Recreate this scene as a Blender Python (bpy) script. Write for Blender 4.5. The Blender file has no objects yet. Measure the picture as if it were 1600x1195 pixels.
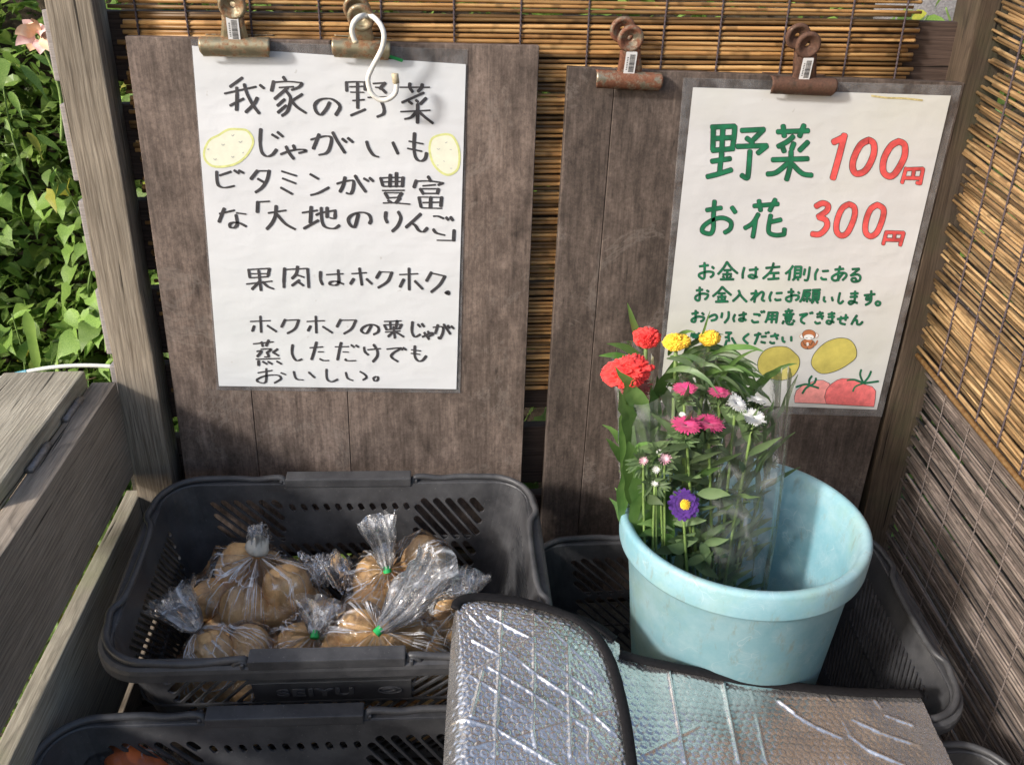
import bpy, bmesh, math, random
import numpy as np
from mathutils import Vector, Matrix, noise
R_ = random.Random(7)
scene = bpy.context.scene
col = scene.collection

# ------------------------------------------------------------------ camera
FPX, CX, CY = 1437.0, 800.0, 597.5
def _n(v):
    v = np.array(v, float); return v / np.linalg.norm(v)
_down = _n([-64, 2930, FPX]); _Y = _n([646 - 800, -705, FPX]); _Y = _n(_Y - _down * (_Y @ _down))
_X = -np.cross(_down, _Y)
if _X[0] < 0: _X = -_X
ROT = np.stack([_X, _Y, -_down])
CAM = np.array([0, -1.06, 1.5])
cam = bpy.data.objects.new('camera', bpy.data.cameras.new('camera')); col.objects.link(cam)
m = Matrix.Identity(4)
for i in range(3):
    m[i][0] = ROT[i, 0]; m[i][1] = -ROT[i, 1]; m[i][2] = -ROT[i, 2]; m[i][3] = CAM[i]
cam.matrix_world = m
cam.data.sensor_width = 36; cam.data.lens = FPX / 1600 * 36
cam.data.clip_start = .02; cam.data.clip_end = 400
scene.camera = cam
def at(x, y, ax, val):
    "point of the world plane (axis ax = val) seen at photograph pixel x, y"
    d = ROT @ np.array([(x - CX) / FPX, (y - CY) / FPX, 1.0])
    t = (val - CAM[ax]) / d[ax]
    return Vector(CAM + d * t)
def at_plane(x, y, p0, nrm):
    d = Vector(ROT @ np.array([(x - CX) / FPX, (y - CY) / FPX, 1.0])); c = Vector(CAM)
    t = (p0 - c).dot(nrm) / d.dot(nrm)
    return c + d * t

# ------------------------------------------------------------------ light
SUN = Vector((0.80, 0.50, -0.50)).normalized()          # direction the light travels
elev = math.asin(-SUN.z); rotz = math.atan2(-SUN.x, -SUN.y)
w = bpy.data.worlds.new('World'); scene.world = w; w.use_nodes = True
nt = w.node_tree; bg = nt.nodes['Background']
sky = nt.nodes.new('ShaderNodeTexSky'); sky.sky_type = 'NISHITA'; sky.sun_disc = False
sky.sun_elevation = elev; sky.sun_rotation = rotz; sky.dust_density = 3.0
nt.links.new(sky.outputs[0], bg.inputs[0]); bg.inputs[1].default_value = .15
sl = bpy.data.lights.new('sun', 'SUN'); sl.energy = 2.7; sl.angle = math.radians(6); sl.color = (1, .965, .92)
so = bpy.data.objects.new('sun', sl); col.objects.link(so)
so.rotation_euler = SUN.to_track_quat('-Z', 'Y').to_euler()
vs = scene.view_settings
vs.view_transform = 'Standard'; vs.look = 'None'; vs.exposure = .50; vs.gamma = 1; vs.use_curve_mapping = False
scene.cycles.max_bounces = 10; scene.cycles.transparent_max_bounces = 40
scene.cycles.caustics_reflective = False; scene.cycles.caustics_refractive = False

# ------------------------------------------------------------------ materials
def new_mat(name):
    mt = bpy.data.materials.new(name); mt.use_nodes = True
    n = mt.node_tree; b = n.nodes['Principled BSDF']
    return mt, n, b
def coords(n, scale=(1, 1, 1), rnd=True, kind='Object'):
    tc = n.nodes.new('ShaderNodeTexCoord'); mp = n.nodes.new('ShaderNodeMapping')
    mp.inputs['Scale'].default_value = scale
    n.links.new(tc.outputs[kind], mp.inputs[0])
    if rnd:
        oi = n.nodes.new('ShaderNodeObjectInfo'); mu = n.nodes.new('ShaderNodeMath'); mu.operation = 'MULTIPLY'
        mu.inputs[1].default_value = 37.0; n.links.new(oi.outputs['Random'], mu.inputs[0])
        n.links.new(mu.outputs[0], mp.inputs['Location'])
    return mp.outputs[0]
def noise_n(n, vec, scale, detail=4, rough=.55, dist=0):
    t = n.nodes.new('ShaderNodeTexNoise'); t.inputs['Scale'].default_value = scale
    t.inputs['Detail'].default_value = detail; t.inputs['Roughness'].default_value = rough
    t.inputs['Distortion'].default_value = dist
    n.links.new(vec, t.inputs['Vector']); return t.outputs['Fac']
def ramp(n, fac, stops):
    r = n.nodes.new('ShaderNodeValToRGB'); e = r.color_ramp.elements
    while len(e) < len(stops): e.new(.5)
    for k, (p, c) in enumerate(stops):
        e[k].position = p; e[k].color = (c[0], c[1], c[2], 1) if not isinstance(c, (int, float)) else (c, c, c, 1)
    n.links.new(fac, r.inputs[0]); return r.outputs[0]
def mix(n, fac, a, b, mode='MIX'):
    x = n.nodes.new('ShaderNodeMix'); x.data_type = 'RGBA'; x.blend_type = mode
    for sock, v in ((x.inputs[0], fac), (x.inputs[6], a), (x.inputs[7], b)):
        if isinstance(v, (int, float)): sock.default_value = v
        elif isinstance(v, tuple): sock.default_value = (v[0], v[1], v[2], 1)
        else: n.links.new(v, sock)
    return x.outputs[2]
def bump(n, b, h, strength=.4, dist=.002):
    bp = n.nodes.new('ShaderNodeBump'); bp.inputs['Strength'].default_value = strength
    bp.inputs['Distance'].default_value = dist; n.links.new(h, bp.inputs['Height'])
    n.links.new(bp.outputs[0], b.inputs['Normal']); return bp
def rand_val(n, lo, hi):
    oi = n.nodes.new('ShaderNodeObjectInfo'); mr = n.nodes.new('ShaderNodeMapRange')
    mr.inputs[3].default_value = lo; mr.inputs[4].default_value = hi
    n.links.new(oi.outputs['Random'], mr.inputs[0]); return mr.outputs[0]
def scale_col(n, c, f):
    v = n.nodes.new('ShaderNodeVectorMath'); v.operation = 'SCALE'
    n.links.new(c, v.inputs[0]); n.links.new(f, v.inputs['Scale']); return v.outputs[0]

def wood(name, dark, light, knots=True, rough=.8, stain=None, grain=1.0, ends=None, ringy=.55):
    mt, n, b = new_mat(name)
    v = coords(n, (1.2, 40, 40)); f = noise_n(n, v, 9 * grain, 7, .7, .3)
    fine = noise_n(n, coords(n, (6, 230, 230)), 5, 3, .7)
    # growth rings: lines along the grain, warped round a few knots
    base = coords(n, (1, 1, 1)); wn = n.nodes.new('ShaderNodeTexNoise'); wn.inputs['Scale'].default_value = 1; wn.inputs['Detail'].default_value = 2
    n.links.new(coords(n, (3.2, 14, 14)), wn.inputs['Vector'])
    vm = n.nodes.new('ShaderNodeVectorMath'); vm.operation = 'MULTIPLY_ADD'; n.links.new(wn.outputs['Color'], vm.inputs[0]); vm.inputs[1].default_value = (0, .045, .045); n.links.new(base, vm.inputs[2])
    wv = n.nodes.new('ShaderNodeTexWave'); wv.wave_type = 'BANDS'; wv.bands_direction = 'Y'; wv.wave_profile = 'SAW'
    wv.inputs['Scale'].default_value = 62 * grain; wv.inputs['Distortion'].default_value = 1.2; wv.inputs['Detail'].default_value = 1
    n.links.new(vm.outputs[0], wv.inputs[0])
    c = ramp(n, f, [(.28, dark), (.68, light)])
    c2 = ramp(n, wv.outputs['Fac'], [(0, .50), (.3, .92), (.85, 1.05), (1, .6)])
    c = mix(n, ringy, c, c2, 'MULTIPLY')
    c = mix(n, .7, c, ramp(n, fine, [(.3, .72), (.65, 1.12)]), 'MULTIPLY')
    v3 = coords(n, (1, 1, 1)); big = noise_n(n, v3, 9, 3, .6)
    c = mix(n, .6, c, ramp(n, big, [(.3, .6), (.65, 1.15)]), 'MULTIPLY')
    if stain:
        s = noise_n(n, v3, 5, 4, .7); c = mix(n, ramp(n, s, [(.5, 0), (.68, .8)]), c, stain)
    cr = noise_n(n, coords(n, (1.6, 46, 46)), 4, 2, .5, .2)
    crk = ramp(n, cr, [(.27, 0), (.32, 1)])
    c = mix(n, .85, c, crk, 'MULTIPLY')
    if ends:  # left ends paler: sunlight put into the colour along with grey weathering
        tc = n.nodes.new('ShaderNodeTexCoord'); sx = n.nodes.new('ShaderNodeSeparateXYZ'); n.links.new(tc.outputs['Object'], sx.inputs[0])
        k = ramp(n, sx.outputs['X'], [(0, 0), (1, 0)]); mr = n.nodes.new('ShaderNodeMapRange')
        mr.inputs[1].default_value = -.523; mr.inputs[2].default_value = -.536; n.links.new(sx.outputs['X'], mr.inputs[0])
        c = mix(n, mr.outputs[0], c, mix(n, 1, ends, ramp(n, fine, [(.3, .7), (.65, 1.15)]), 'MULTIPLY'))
    n.links.new(c, b.inputs['Base Color']); b.inputs['Roughness'].default_value = rough
    b.inputs['Specular IOR Level'].default_value = .25
    hm = mix(n, .5, fine, wv.outputs['Fac']); hm = mix(n, .6, hm, crk, 'MULTIPLY')
    bump(n, b, hm, .6, .0014)
    return mt
M = {}
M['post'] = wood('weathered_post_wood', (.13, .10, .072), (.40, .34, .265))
M['bench'] = wood('weathered_bench_wood', (.22, .19, .145), (.54, .49, .39), stain=(.30, .30, .19))
M['side'] = wood('brown_side_wood', (.19, .155, .12), (.41, .345, .275))
M['fence'] = wood('dark_fence_wood', (.05, .033, .026), (.13, .088, .070), ends=(.34, .31, .30))  # dark inner length, left end colour holds weathering and painted sunlight
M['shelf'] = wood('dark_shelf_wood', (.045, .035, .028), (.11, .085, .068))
M['fence_end'] = wood('grey_fence_wood', (.20, .18, .17), (.42, .39, .37))
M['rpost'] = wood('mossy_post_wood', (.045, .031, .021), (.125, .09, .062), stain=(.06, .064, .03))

def board_mat(name, dark, light):
    mt, n, b = new_mat(name)
    v = coords(n, (3, 9, 9)); f = noise_n(n, v, 7, 8, .72, .5)
    f2 = noise_n(n, coords(n), 240, 4, .8)
    f3 = noise_n(n, coords(n, (.6, 1.6, 1)), 12, 5, .7)
    c = ramp(n, f, [(.3, dark), (.66, light)])
    c = mix(n, .8, c, ramp(n, f2, [(.3, .55), (.6, 1.2)]), 'MULTIPLY')
    c = mix(n, .85, c, ramp(n, f3, [(.35, .55), (.62, 1.25)]), 'MULTIPLY')
    gr_ = noise_n(n, coords(n, (2, 60, 60)), 6, 5, .7); c = mix(n, .8, c, ramp(n, gr_, [(.32, .62), (.62, 1.18)]), 'MULTIPLY')
    wm = noise_n(n, coords(n, (1.2, 1.2, 1.2)), 5, 6, .75, 1.5); c = mix(n, ramp(n, wm, [(.56, 0), (.60, .22), (.63, 0)]), c, (.30, .26, .23))
    dk = noise_n(n, coords(n, (8, 30, 30)), 4, 3, .6); c = mix(n, .8, c, ramp(n, dk, [(.24, .35), (.36, 1)]), 'MULTIPLY')
    n.links.new(c, b.inputs['Base Color']); b.inputs['Roughness'].default_value = .62
    b.inputs['Specular IOR Level'].default_value = .35
    bump(n, b, mix(n, .5, f2, f), .28, .0012)
    return mt
M['board'] = board_mat('brown_laminate', (.070, .051, .042), (.200, .152, .126))
M['board2'] = board_mat('dark_laminate', (.048, .036, .030), (.135, .103, .086))

def bamboo(name, cols, lo=.65, hi=1.15, rough=.42):
    mt, n, b = new_mat(name)
    f = noise_n(n, coords(n, (3, 60, 60)), 4, 4, .6)
    c = ramp(n, f, [(.25, cols[0]), (.5, cols[1]), (.75, cols[2])])
    nd = noise_n(n, coords(n, (24, 2, 2)), 1.6, 1, .4)
    c = mix(n, .8, c, ramp(n, nd, [(.33, .45), (.4, 1), (.6, 1), (.68, .62)]), 'MULTIPLY')
    c = scale_col(n, c, rand_val(n, lo, hi))
    n.links.new(c, b.inputs['Base Color']); b.inputs['Roughness'].default_value = rough
    b.inputs['Specular IOR Level'].default_value = .35
    bump(n, b, f, .3, .0006)
    return mt
M['bamboo'] = bamboo('golden_bamboo', ((.22, .10, .035), (.45, .245, .09), (.66, .43, .19)), .22, 1.2)
M['reed'] = bamboo('golden_reed', ((.16, .088, .040), (.33, .205, .093), (.55, .39, .20)), .28, 1.2, .5)
M['oldreed'] = bamboo('weathered_reed', ((.065, .050, .043), (.175, .138, .118), (.34, .28, .235)), .35, 1.2, .6)

def simple(name, c, rough=.5, metal=0, spec=.5, var=0, vs_=60, bmp=0, bs=200, bd=.0005):
    mt, n, b = new_mat(name)
    b.inputs['Base Color'].default_value = (*c, 1); b.inputs['Roughness'].default_value = rough
    b.inputs['Metallic'].default_value = metal; b.inputs['Specular IOR Level'].default_value = spec
    if var:
        f = noise_n(n, coords(n), vs_, 5, .65)
        cc = mix(n, 1, c, ramp(n, f, [(.3, 1 - var), (.7, 1 + var)]), 'MULTIPLY')
        n.links.new(cc, b.inputs['Base Color'])
    if bmp: bump(n, b, noise_n(n, coords(n), bs, 4, .7), bmp, bd)
    return mt
M['cord'] = simple('dark_cord', (.075, .055, .06), .9, var=.3, vs_=600)
M['oldcord'] = simple('pale_cord', (.19, .155, .14), .9, var=.3, vs_=600)
M['ink'] = simple('black_marker', (.045, .042, .046), .6, var=.35, vs_=90)
M['green_ink'] = simple('green_paint', (.008, .135, .060), .65, var=.45, vs_=60)
M['dark_ink'] = simple('dark_outline', (.03, .05, .045), .7)
M['red_ink'] = simple('red_pencil', (.66, .085, .08), .7, var=.45, vs_=42)
M['grey_ink'] = simple('grey_pencil', (.42, .42, .40), .8)
M['pale_yellow'] = simple('pale_yellow_pencil', (.74, .74, .60), .8, var=.06, vs_=90)
M['yellow_line'] = simple('yellow_green_crayon', (.62, .64, .26), .8, var=.15, vs_=200)
M['potato_paint'] = simple('ochre_watercolour', (.50, .43, .10), .8, var=.25, vs_=30)
M['tomato_paint'] = simple('pink_pencil', (.78, .17, .17), .8, var=.28, vs_=80)
M['tomato_pale'] = simple('pale_pink_pencil', (.80, .30, .28), .8, var=.22, vs_=80)
M['brown_paint'] = simple('brown_pencil', (.42, .15, .06), .8, var=.15, vs_=200)
M['white_paint'] = simple('white_print', (.76, .75, .73), .8)

def plastic_paper(name, c, stain, edge_stain=0):
    mt, n, b = new_mat(name)
    f = noise_n(n, coords(n, rnd=False), 10, 5, .6)
    f2 = noise_n(n, coords(n, rnd=False), 3.4, 3, .5)
    cc = mix(n, ramp(n, f2, [(.45, 0), (.68, edge_stain)]), c, stain)
    cc = mix(n, 1, cc, ramp(n, f, [(.3, .94), (.7, 1.02)]), 'MULTIPLY')
    sp = noise_n(n, coords(n, rnd=False), 90, 2, .5); cc = mix(n, ramp(n, sp, [(.24, .35), (.28, 0)]), cc, (.35, .32, .28))
    n.links.new(cc, b.inputs['Base Color']); b.inputs['Roughness'].default_value = .45
    b.inputs['Coat Weight'].default_value = .25; b.inputs['Coat Roughness'].default_value = .12
    bump(n, b, mix(n, .35, noise_n(n, coords(n, (1, 1, 2.5), rnd=False), 7, 3, .5), f), .6, .009)
    return mt
M['paper'] = plastic_paper('white_paper', (.68, .69, .71), (.58, .62, .62), .4)
M['paper2'] = plastic_paper('yellowed_paper', (.60, .60, .605), (.56, .57, .44), .55)

def rust(name, base, r1, r2, thr):
    mt, n, b = new_mat(name)
    f = noise_n(n, coords(n), 90, 7, .7); g = noise_n(n, coords(n), 420, 5, .7)
    rc = ramp(n, g, [(.3, r1), (.6, r2)])
    k = ramp(n, f, [(thr - .06, 0), (thr + .06, 1)])
    n.links.new(mix(n, k, base, rc), b.inputs['Base Color'])
    n.links.new(ramp(n, k, [(0, .42), (1, .85)]), b.inputs['Roughness'])
    n.links.new(ramp(n, k, [(0, .75), (1, .0)]), b.inputs['Metallic'])
    bump(n, b, mix(n, .5, f, g), .5, .0006)
    return mt
M['rust1'] = rust('olive_rusty_metal', (.34, .30, .20), (.12, .055, .025), (.27, .14, .065), .52)
M['rust2'] = rust('very_rusty_metal', (.30, .27, .20), (.095, .035, .02), (.21, .085, .045), .46)
M['rust3'] = rust('brown_rusty_metal', (.13, .085, .06), (.06, .028, .018), (.12, .058, .036), .42)
M['steel'] = simple('grey_hinge_metal', (.24, .22, .21), .55, .6, var=.3, vs_=200, bmp=.3)
M['sticker'] = simple('white_sticker', (.74, .74, .74), .5)
M['hook'] = simple('white_vinyl', (.72, .70, .64), .38, var=.12, vs_=200)
M['cap'] = simple('beige_cap', (.50, .42, .28), .5, var=.25, vs_=300)

def black_plastic():
    mt, n, b = new_mat('charcoal_plastic')
    f = noise_n(n, coords(n), 28, 6, .7); s = noise_n(n, coords(n), 420, 3, .6)
    c = ramp(n, f, [(.3, (.034, .034, .037)), (.72, (.088, .087, .090))])
    c = mix(n, ramp(n, s, [(.66, 0), (.74, .5)]), c, (.24, .23, .21))
    n.links.new(c, b.inputs['Base Color'])
    n.links.new(ramp(n, f, [(.3, .36), (.7, .55)]), b.inputs['Roughness'])
    b.inputs['Specular IOR Level'].default_value = .45
    bump(n, b, s, .1, .0004); return mt
M['black'] = black_plastic()
def bucket_mat():
    mt, n, b = new_mat('faded_blue_plastic')
    f = noise_n(n, coords(n, (1, 1, 1)), 9, 6, .65); g = noise_n(n, coords(n), 34, 7, .75)
    c = ramp(n, f, [(.3, (.16, .36, .43)), (.55, (.25, .45, .51)), (.75, (.38, .56, .60))])
    c = mix(n, ramp(n, g, [(.45, 0), (.75, .35)]), c, (.50, .61, .64))
    gr = noise_n(n, coords(n), 14, 4, .7); c = mix(n, ramp(n, gr, [(.50, 0), (.70, .55)]), c, (.28, .44, .38))
    v = coords(n, (1, 1, 1)); vo = n.nodes.new('ShaderNodeTexVoronoi'); vo.feature = 'DISTANCE_TO_EDGE'
    vo.inputs['Scale'].default_value = 26; dn = n.nodes.new('ShaderNodeTexNoise'); dn.inputs['Scale'].default_value = 14
    n.links.new(v, dn.inputs['Vector']); av = n.nodes.new('ShaderNodeVectorMath'); av.operation = 'MULTIPLY_ADD'
    n.links.new(dn.outputs['Color'], av.inputs[0]); av.inputs[1].default_value = (.25, .25, .25); n.links.new(v, av.inputs[2])
    n.links.new(av.outputs[0], vo.inputs['Vector'])
    scr = ramp(n, vo.outputs['Distance'], [(0, .4), (.02, 0)])
    scr = mix(n, 1, scr, ramp(n, noise_n(n, v, 17, 3, .6), [(.47, 0), (.6, 1)]), 'MULTIPLY')
    c = mix(n, scr, c, (.60, .70, .72))
    di = noise_n(n, coords(n, (3, 3, 1)), 26, 6, .75); c = mix(n, ramp(n, di, [(.56, 0), (.70, .6)]), c, (.25, .26, .20))
    n.links.new(c, b.inputs['Base Color']); b.inputs['Roughness'].default_value = .52
    b.inputs['Subsurface Weight'].default_value = .0
    bump(n, b, mix(n, .4, g, scr), .22, .0012); return mt
M['bucket'] = bucket_mat()

def film(name, haze=.07, tint=(1, 1, 1), gloss=.9, rough=.10, crease=.5, cs=26, bd=.006, pleat=0):
    mt = bpy.data.materials.new(name); mt.use_nodes = True; n = mt.node_tree; n.nodes.clear()
    out = n.nodes.new('ShaderNodeOutputMaterial'); tr = n.nodes.new('ShaderNodeBsdfTransparent'); tr.inputs[0].default_value = (*tint, 1)
    gl = n.nodes.new('ShaderNodeBsdfGlossy'); gl.inputs['Roughness'].default_value = rough; gl.inputs[0].default_value = (1, 1, 1, 1)
    df = n.nodes.new('ShaderNodeBsdfDiffuse'); df.inputs[0].default_value = (.85, .85, .86, 1)
    fr = n.nodes.new('ShaderNodeFresnel'); fr.inputs[0].default_value = 1.42
    mu = n.nodes.new('ShaderNodeMath'); mu.operation = 'MULTIPLY_ADD'; mu.inputs[1].default_value = gloss; mu.inputs[2].default_value = .01
    mu.use_clamp = True
    n.links.new(fr.outputs[0], mu.inputs[0])
    v = coords(n)
    wn = n.nodes.new('ShaderNodeTexNoise'); wn.inputs['Scale'].default_value = 20; n.links.new(v, wn.inputs['Vector'])
    vm = n.nodes.new('ShaderNodeVectorMath'); vm.operation = 'MULTIPLY_ADD'; n.links.new(wn.outputs['Color'], vm.inputs[0]); vm.inputs[1].default_value = (.03, .03, .03); n.links.new(v, vm.inputs[2])
    vo = n.nodes.new('ShaderNodeTexVoronoi'); vo.feature = 'DISTANCE_TO_EDGE'; vo.inputs['Scale'].default_value = cs; n.links.new(vm.outputs[0], vo.inputs['Vector'])
    facet = n.nodes.new('ShaderNodeTexVoronoi'); facet.inputs['Scale'].default_value = cs * 1.7; n.links.new(vm.outputs[0], facet.inputs['Vector'])
    nz = noise_n(n, v, 70, 3, .5, 1.2)
    hsum = mix(n, .45, facet.outputs['Distance'], nz)
    bp = n.nodes.new('ShaderNodeBump'); bp.inputs['Strength'].default_value = .9; bp.inputs['Distance'].default_value = bd
    n.links.new(hsum, bp.inputs['Height']); n.links.new(bp.outputs[0], gl.inputs['Normal']); n.links.new(bp.outputs[0], fr.inputs['Normal'])
    m1 = n.nodes.new('ShaderNodeMixShader'); m2 = n.nodes.new('ShaderNodeMixShader')
    cz = ramp(n, vo.outputs['Distance'], [(0, crease), (.045, 0)])  # white crease lines: crease whitening plus highlights put into the colour
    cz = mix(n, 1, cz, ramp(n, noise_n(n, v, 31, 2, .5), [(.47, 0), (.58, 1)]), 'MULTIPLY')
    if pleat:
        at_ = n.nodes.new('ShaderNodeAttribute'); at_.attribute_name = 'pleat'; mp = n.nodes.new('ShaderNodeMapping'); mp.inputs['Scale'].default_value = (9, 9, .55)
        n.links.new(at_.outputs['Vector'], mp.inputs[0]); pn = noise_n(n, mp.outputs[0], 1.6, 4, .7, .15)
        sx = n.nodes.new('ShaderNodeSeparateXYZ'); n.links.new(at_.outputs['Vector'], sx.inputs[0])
        pl = mix(n, 1, ramp(n, pn, [(.55, 0), (.60, pleat), (.64, 0)]), ramp(n, sx.outputs['Z'], [(.25, 1), (.62, 0)]), 'MULTIPLY')  # white lines fanning from the neck: pleat whitening and painted highlights
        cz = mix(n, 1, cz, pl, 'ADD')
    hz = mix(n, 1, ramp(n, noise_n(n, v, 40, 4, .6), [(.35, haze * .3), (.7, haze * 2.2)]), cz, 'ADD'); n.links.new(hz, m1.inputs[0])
    n.links.new(tr.outputs[0], m1.inputs[1]); n.links.new(df.outputs[0], m1.inputs[2])
    n.links.new(mu.outputs[0], m2.inputs[0]); n.links.new(m1.outputs[0], m2.inputs[1]); n.links.new(gl.outputs[0], m2.inputs[2])
    n.links.new(m2.outputs[0], out.inputs[0]); return mt
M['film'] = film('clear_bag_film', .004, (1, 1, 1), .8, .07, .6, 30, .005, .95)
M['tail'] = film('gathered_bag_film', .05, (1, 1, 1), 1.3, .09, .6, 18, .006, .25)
M['sleeve'] = film('flower_sleeve_film', .040, (.99, 1, .995), .75, .10, .12, 9, .0016)
M['laminate'] = film('laminate_film', .06, (.97, .96, .96), .6, .3, 0, 3, .0003)
M['tape'] = simple('green_tape', (.02, .42, .10), .4)

def potato_mat():
    mt, n, b = new_mat('potato_skin')
    f = noise_n(n, coords(n), 2.2, 7, .75); g = noise_n(n, coords(n), 7, 4, .6)
    c = ramp(n, f, [(.22, (.46, .22, .085)), (.7, (.82, .54, .25))])
    c = mix(n, ramp(n, g, [(.60, 0), (.70, .45)]), c, (.30, .17, .075))
    c = scale_col(n, c, rand_val(n, .85, 1.2))
    n.links.new(c, b.inputs['Base Color']); b.inputs['Roughness'].default_value = .6
    bump(n, b, g, .10, .012); return mt
M['potato'] = potato_mat()
M['carrot'] = simple('carrot_skin', (.72, .16, .04), .5, var=.2, vs_=60, bmp=.3)
M['carrot_top'] = simple('pale_green_stub', (.42, .50, .22), .6, var=.2, vs_=100)

def foil(name, tint):
    mt, n, b = new_mat(name)
    f = noise_n(n, coords(n), 30, 5, .6); fine = noise_n(n, coords(n), 330, 4, .7, 1)
    c = mix(n, ramp(n, f, [(.35, 0), (.7, .7)]), (.90, .87, .84), tint)
    n.links.new(c, b.inputs['Base Color']); b.inputs['Metallic'].default_value = .88
    n.links.new(ramp(n, fine, [(.3, .14), (.7, .34)]), b.inputs['Roughness'])
    bump(n, b, fine, .18, .0005); return mt
M['foil'] = foil('silver_bubble_foil', (.62, .59, .58))
M['binding'] = simple('black_binding_tape', (.014, .013, .014), .75, spec=.15, var=.3, vs_=300, bmp=.5, bs=500)

def leaf_mat(name, c1, c2, lo=.7, hi=1.35, per_face=False):
    mt = bpy.data.materials.new(name); mt.use_nodes = True; n = mt.node_tree; b = n.nodes['Principled BSDF']
    out = n.nodes['Material Output']
    v = coords(n, (1, 1, 1)); f = noise_n(n, v, 24, 4, .6)
    c = ramp(n, f, [(.3, c1), (.7, c2)])
    if per_face:
        ge = n.nodes.new('ShaderNodeNewGeometry'); mr = n.nodes.new('ShaderNodeMapRange'); mr.inputs[3].default_value = lo; mr.inputs[4].default_value = hi
        n.links.new(ge.outputs['Random Per Island'], mr.inputs[0]); c = scale_col(n, c, mr.outputs[0])
    else:
        c = scale_col(n, c, rand_val(n, lo, hi))
    n.links.new(c, b.inputs['Base Color']); b.inputs['Roughness'].default_value = .42; b.inputs['Specular IOR Level'].default_value = .4
    bump(n, b, noise_n(n, v, 90, 3, .6), .3, .001)
    tl = n.nodes.new('ShaderNodeBsdfTranslucent'); n.links.new(c, tl.inputs[0])
    mx = n.nodes.new('ShaderNodeMixShader'); mx.inputs[0].default_value = .35
    n.links.new(b.outputs[0], mx.inputs[1]); n.links.new(tl.outputs[0], mx.inputs[2]); n.links.new(mx.outputs[0], out.inputs[0])
    return mt
M['leaf'] = leaf_mat('vine_leaf', (.14, .27, .045), (.30, .44, .10), .6, 1.4)
M['leaf_yellow'] = leaf_mat('yellowing_leaf', (.26, .30, .04), (.42, .38, .06))
M['under'] = leaf_mat('undergrowth_leaf', (.09, .18, .03), (.26, .36, .08), .35, 1.6, True)
M['stem'] = simple('green_stem', (.17, .26, .07), .6, var=.3, vs_=80)
M['twig'] = simple('brown_twig', (.16, .10, .06), .8, var=.3, vs_=80)
M['bleaf'] = leaf_mat('bouquet_leaf', (.07, .18, .035), (.20, .33, .10), .55, 1.5)
M['bleaf2'] = leaf_mat('aster_leaf', (.10, .17, .07), (.20, .28, .13), .55, 1.4)
def petal_mat(name, c1, c2):
    mt, n, b = new_mat(name)
    f = noise_n(n, coords(n), 150, 4, .6)
    n.links.new(ramp(n, f, [(.3, c1), (.7, c2)]), b.inputs['Base Color']); b.inputs['Roughness'].default_value = .7
    b.inputs['Sheen Weight'].default_value = .2; return mt
M['red'] = petal_mat('red_crest', (.62, .012, .018), (.90, .06, .045))
M['yellow'] = petal_mat('yellow_crest', (.80, .45, .015), (.95, .65, .06))
M['pink'] = petal_mat('magenta_petal', (.55, .02, .13), (.75, .07, .24))
M['wpetal'] = petal_mat('white_petal', (.78, .78, .73), (.86, .86, .82))
M['purple'] = petal_mat('purple_petal', (.06, .015, .17), (.13, .035, .30))
M['budpink'] = petal_mat('bud_petal', (.75, .30, .42), (.80, .62, .62))
M['ycentre'] = petal_mat('yellow_centre', (.80, .50, .02), (.90, .70, .05))
M['hairy'] = petal_mat('dusky_red', (.25, .05, .05), (.50, .12, .10))
def soil_mat():
    mt, n, b = new_mat('soil')
    f = noise_n(n, coords(n, rnd=False), 30, 8, .75)
    n.links.new(ramp(n, f, [(.3, (.022, .016, .010)), (.55, (.085, .060, .035)), (.75, (.17, .13, .08))]), b.inputs['Base Color'])
    b.inputs['Roughness'].default_value = .95; bump(n, b, f, .9, .02); return mt
M['soil'] = soil_mat()
M['stone'] = simple('grey_stone', (.22, .21, .21), .8, var=.4, vs_=30, bmp=.6, bs=60, bd=.004)
M['hosew'] = simple('white_stake', (.70, .72, .66), .45, var=.1)
M['hoseb'] = simple('blue_stake', (.12, .34, .42), .45, var=.1)

# ------------------------------------------------------------------ object helpers
def tag(o, label=None, cat=None, group=None, kind=None):
    if label: o['label'] = label
    if cat: o['category'] = cat
    if group: o['group'] = group
    if kind: o['kind'] = kind
    return o
def empty(name, loc, label, cat, group=None):
    o = bpy.data.objects.new(name, None); col.objects.link(o); o.location = loc; o.empty_display_size = .05
    return tag(o, label, cat, group)
def link(name, me, mat=None, parent=None, loc=None, smooth=False, world=True):
    o = bpy.data.objects.new(name, me); col.objects.link(o)
    if mat is not None and not me.materials: me.materials.append(mat)
    if parent is not None: o.parent = parent
    if loc is not None: o.location = loc
    if smooth:
        me.polygons.foreach_set('use_smooth', [True] * len(me.polygons))
    return o
def wpos(p):
    "world position of a parent chain built with pure translations"
    v = Vector((0, 0, 0))
    while p is not None:
        v += p.location; p = p.parent
    return v
def part(name, V, F, mat, parent=None, smooth=False, base=None):
    "mesh given in world coordinates; stored relative to its parent"
    V = [Vector(v) for v in V]
    o = wpos(parent) if parent is not None else Vector((0, 0, 0))
    c = Vector(base) if base is not None else sum(V, Vector()) / max(1, len(V))
    me = bpy.data.meshes.new(name); me.from_pydata([v - c for v in V], [], F)
    return link(name, me, mat, parent, c - o, smooth)

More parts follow.
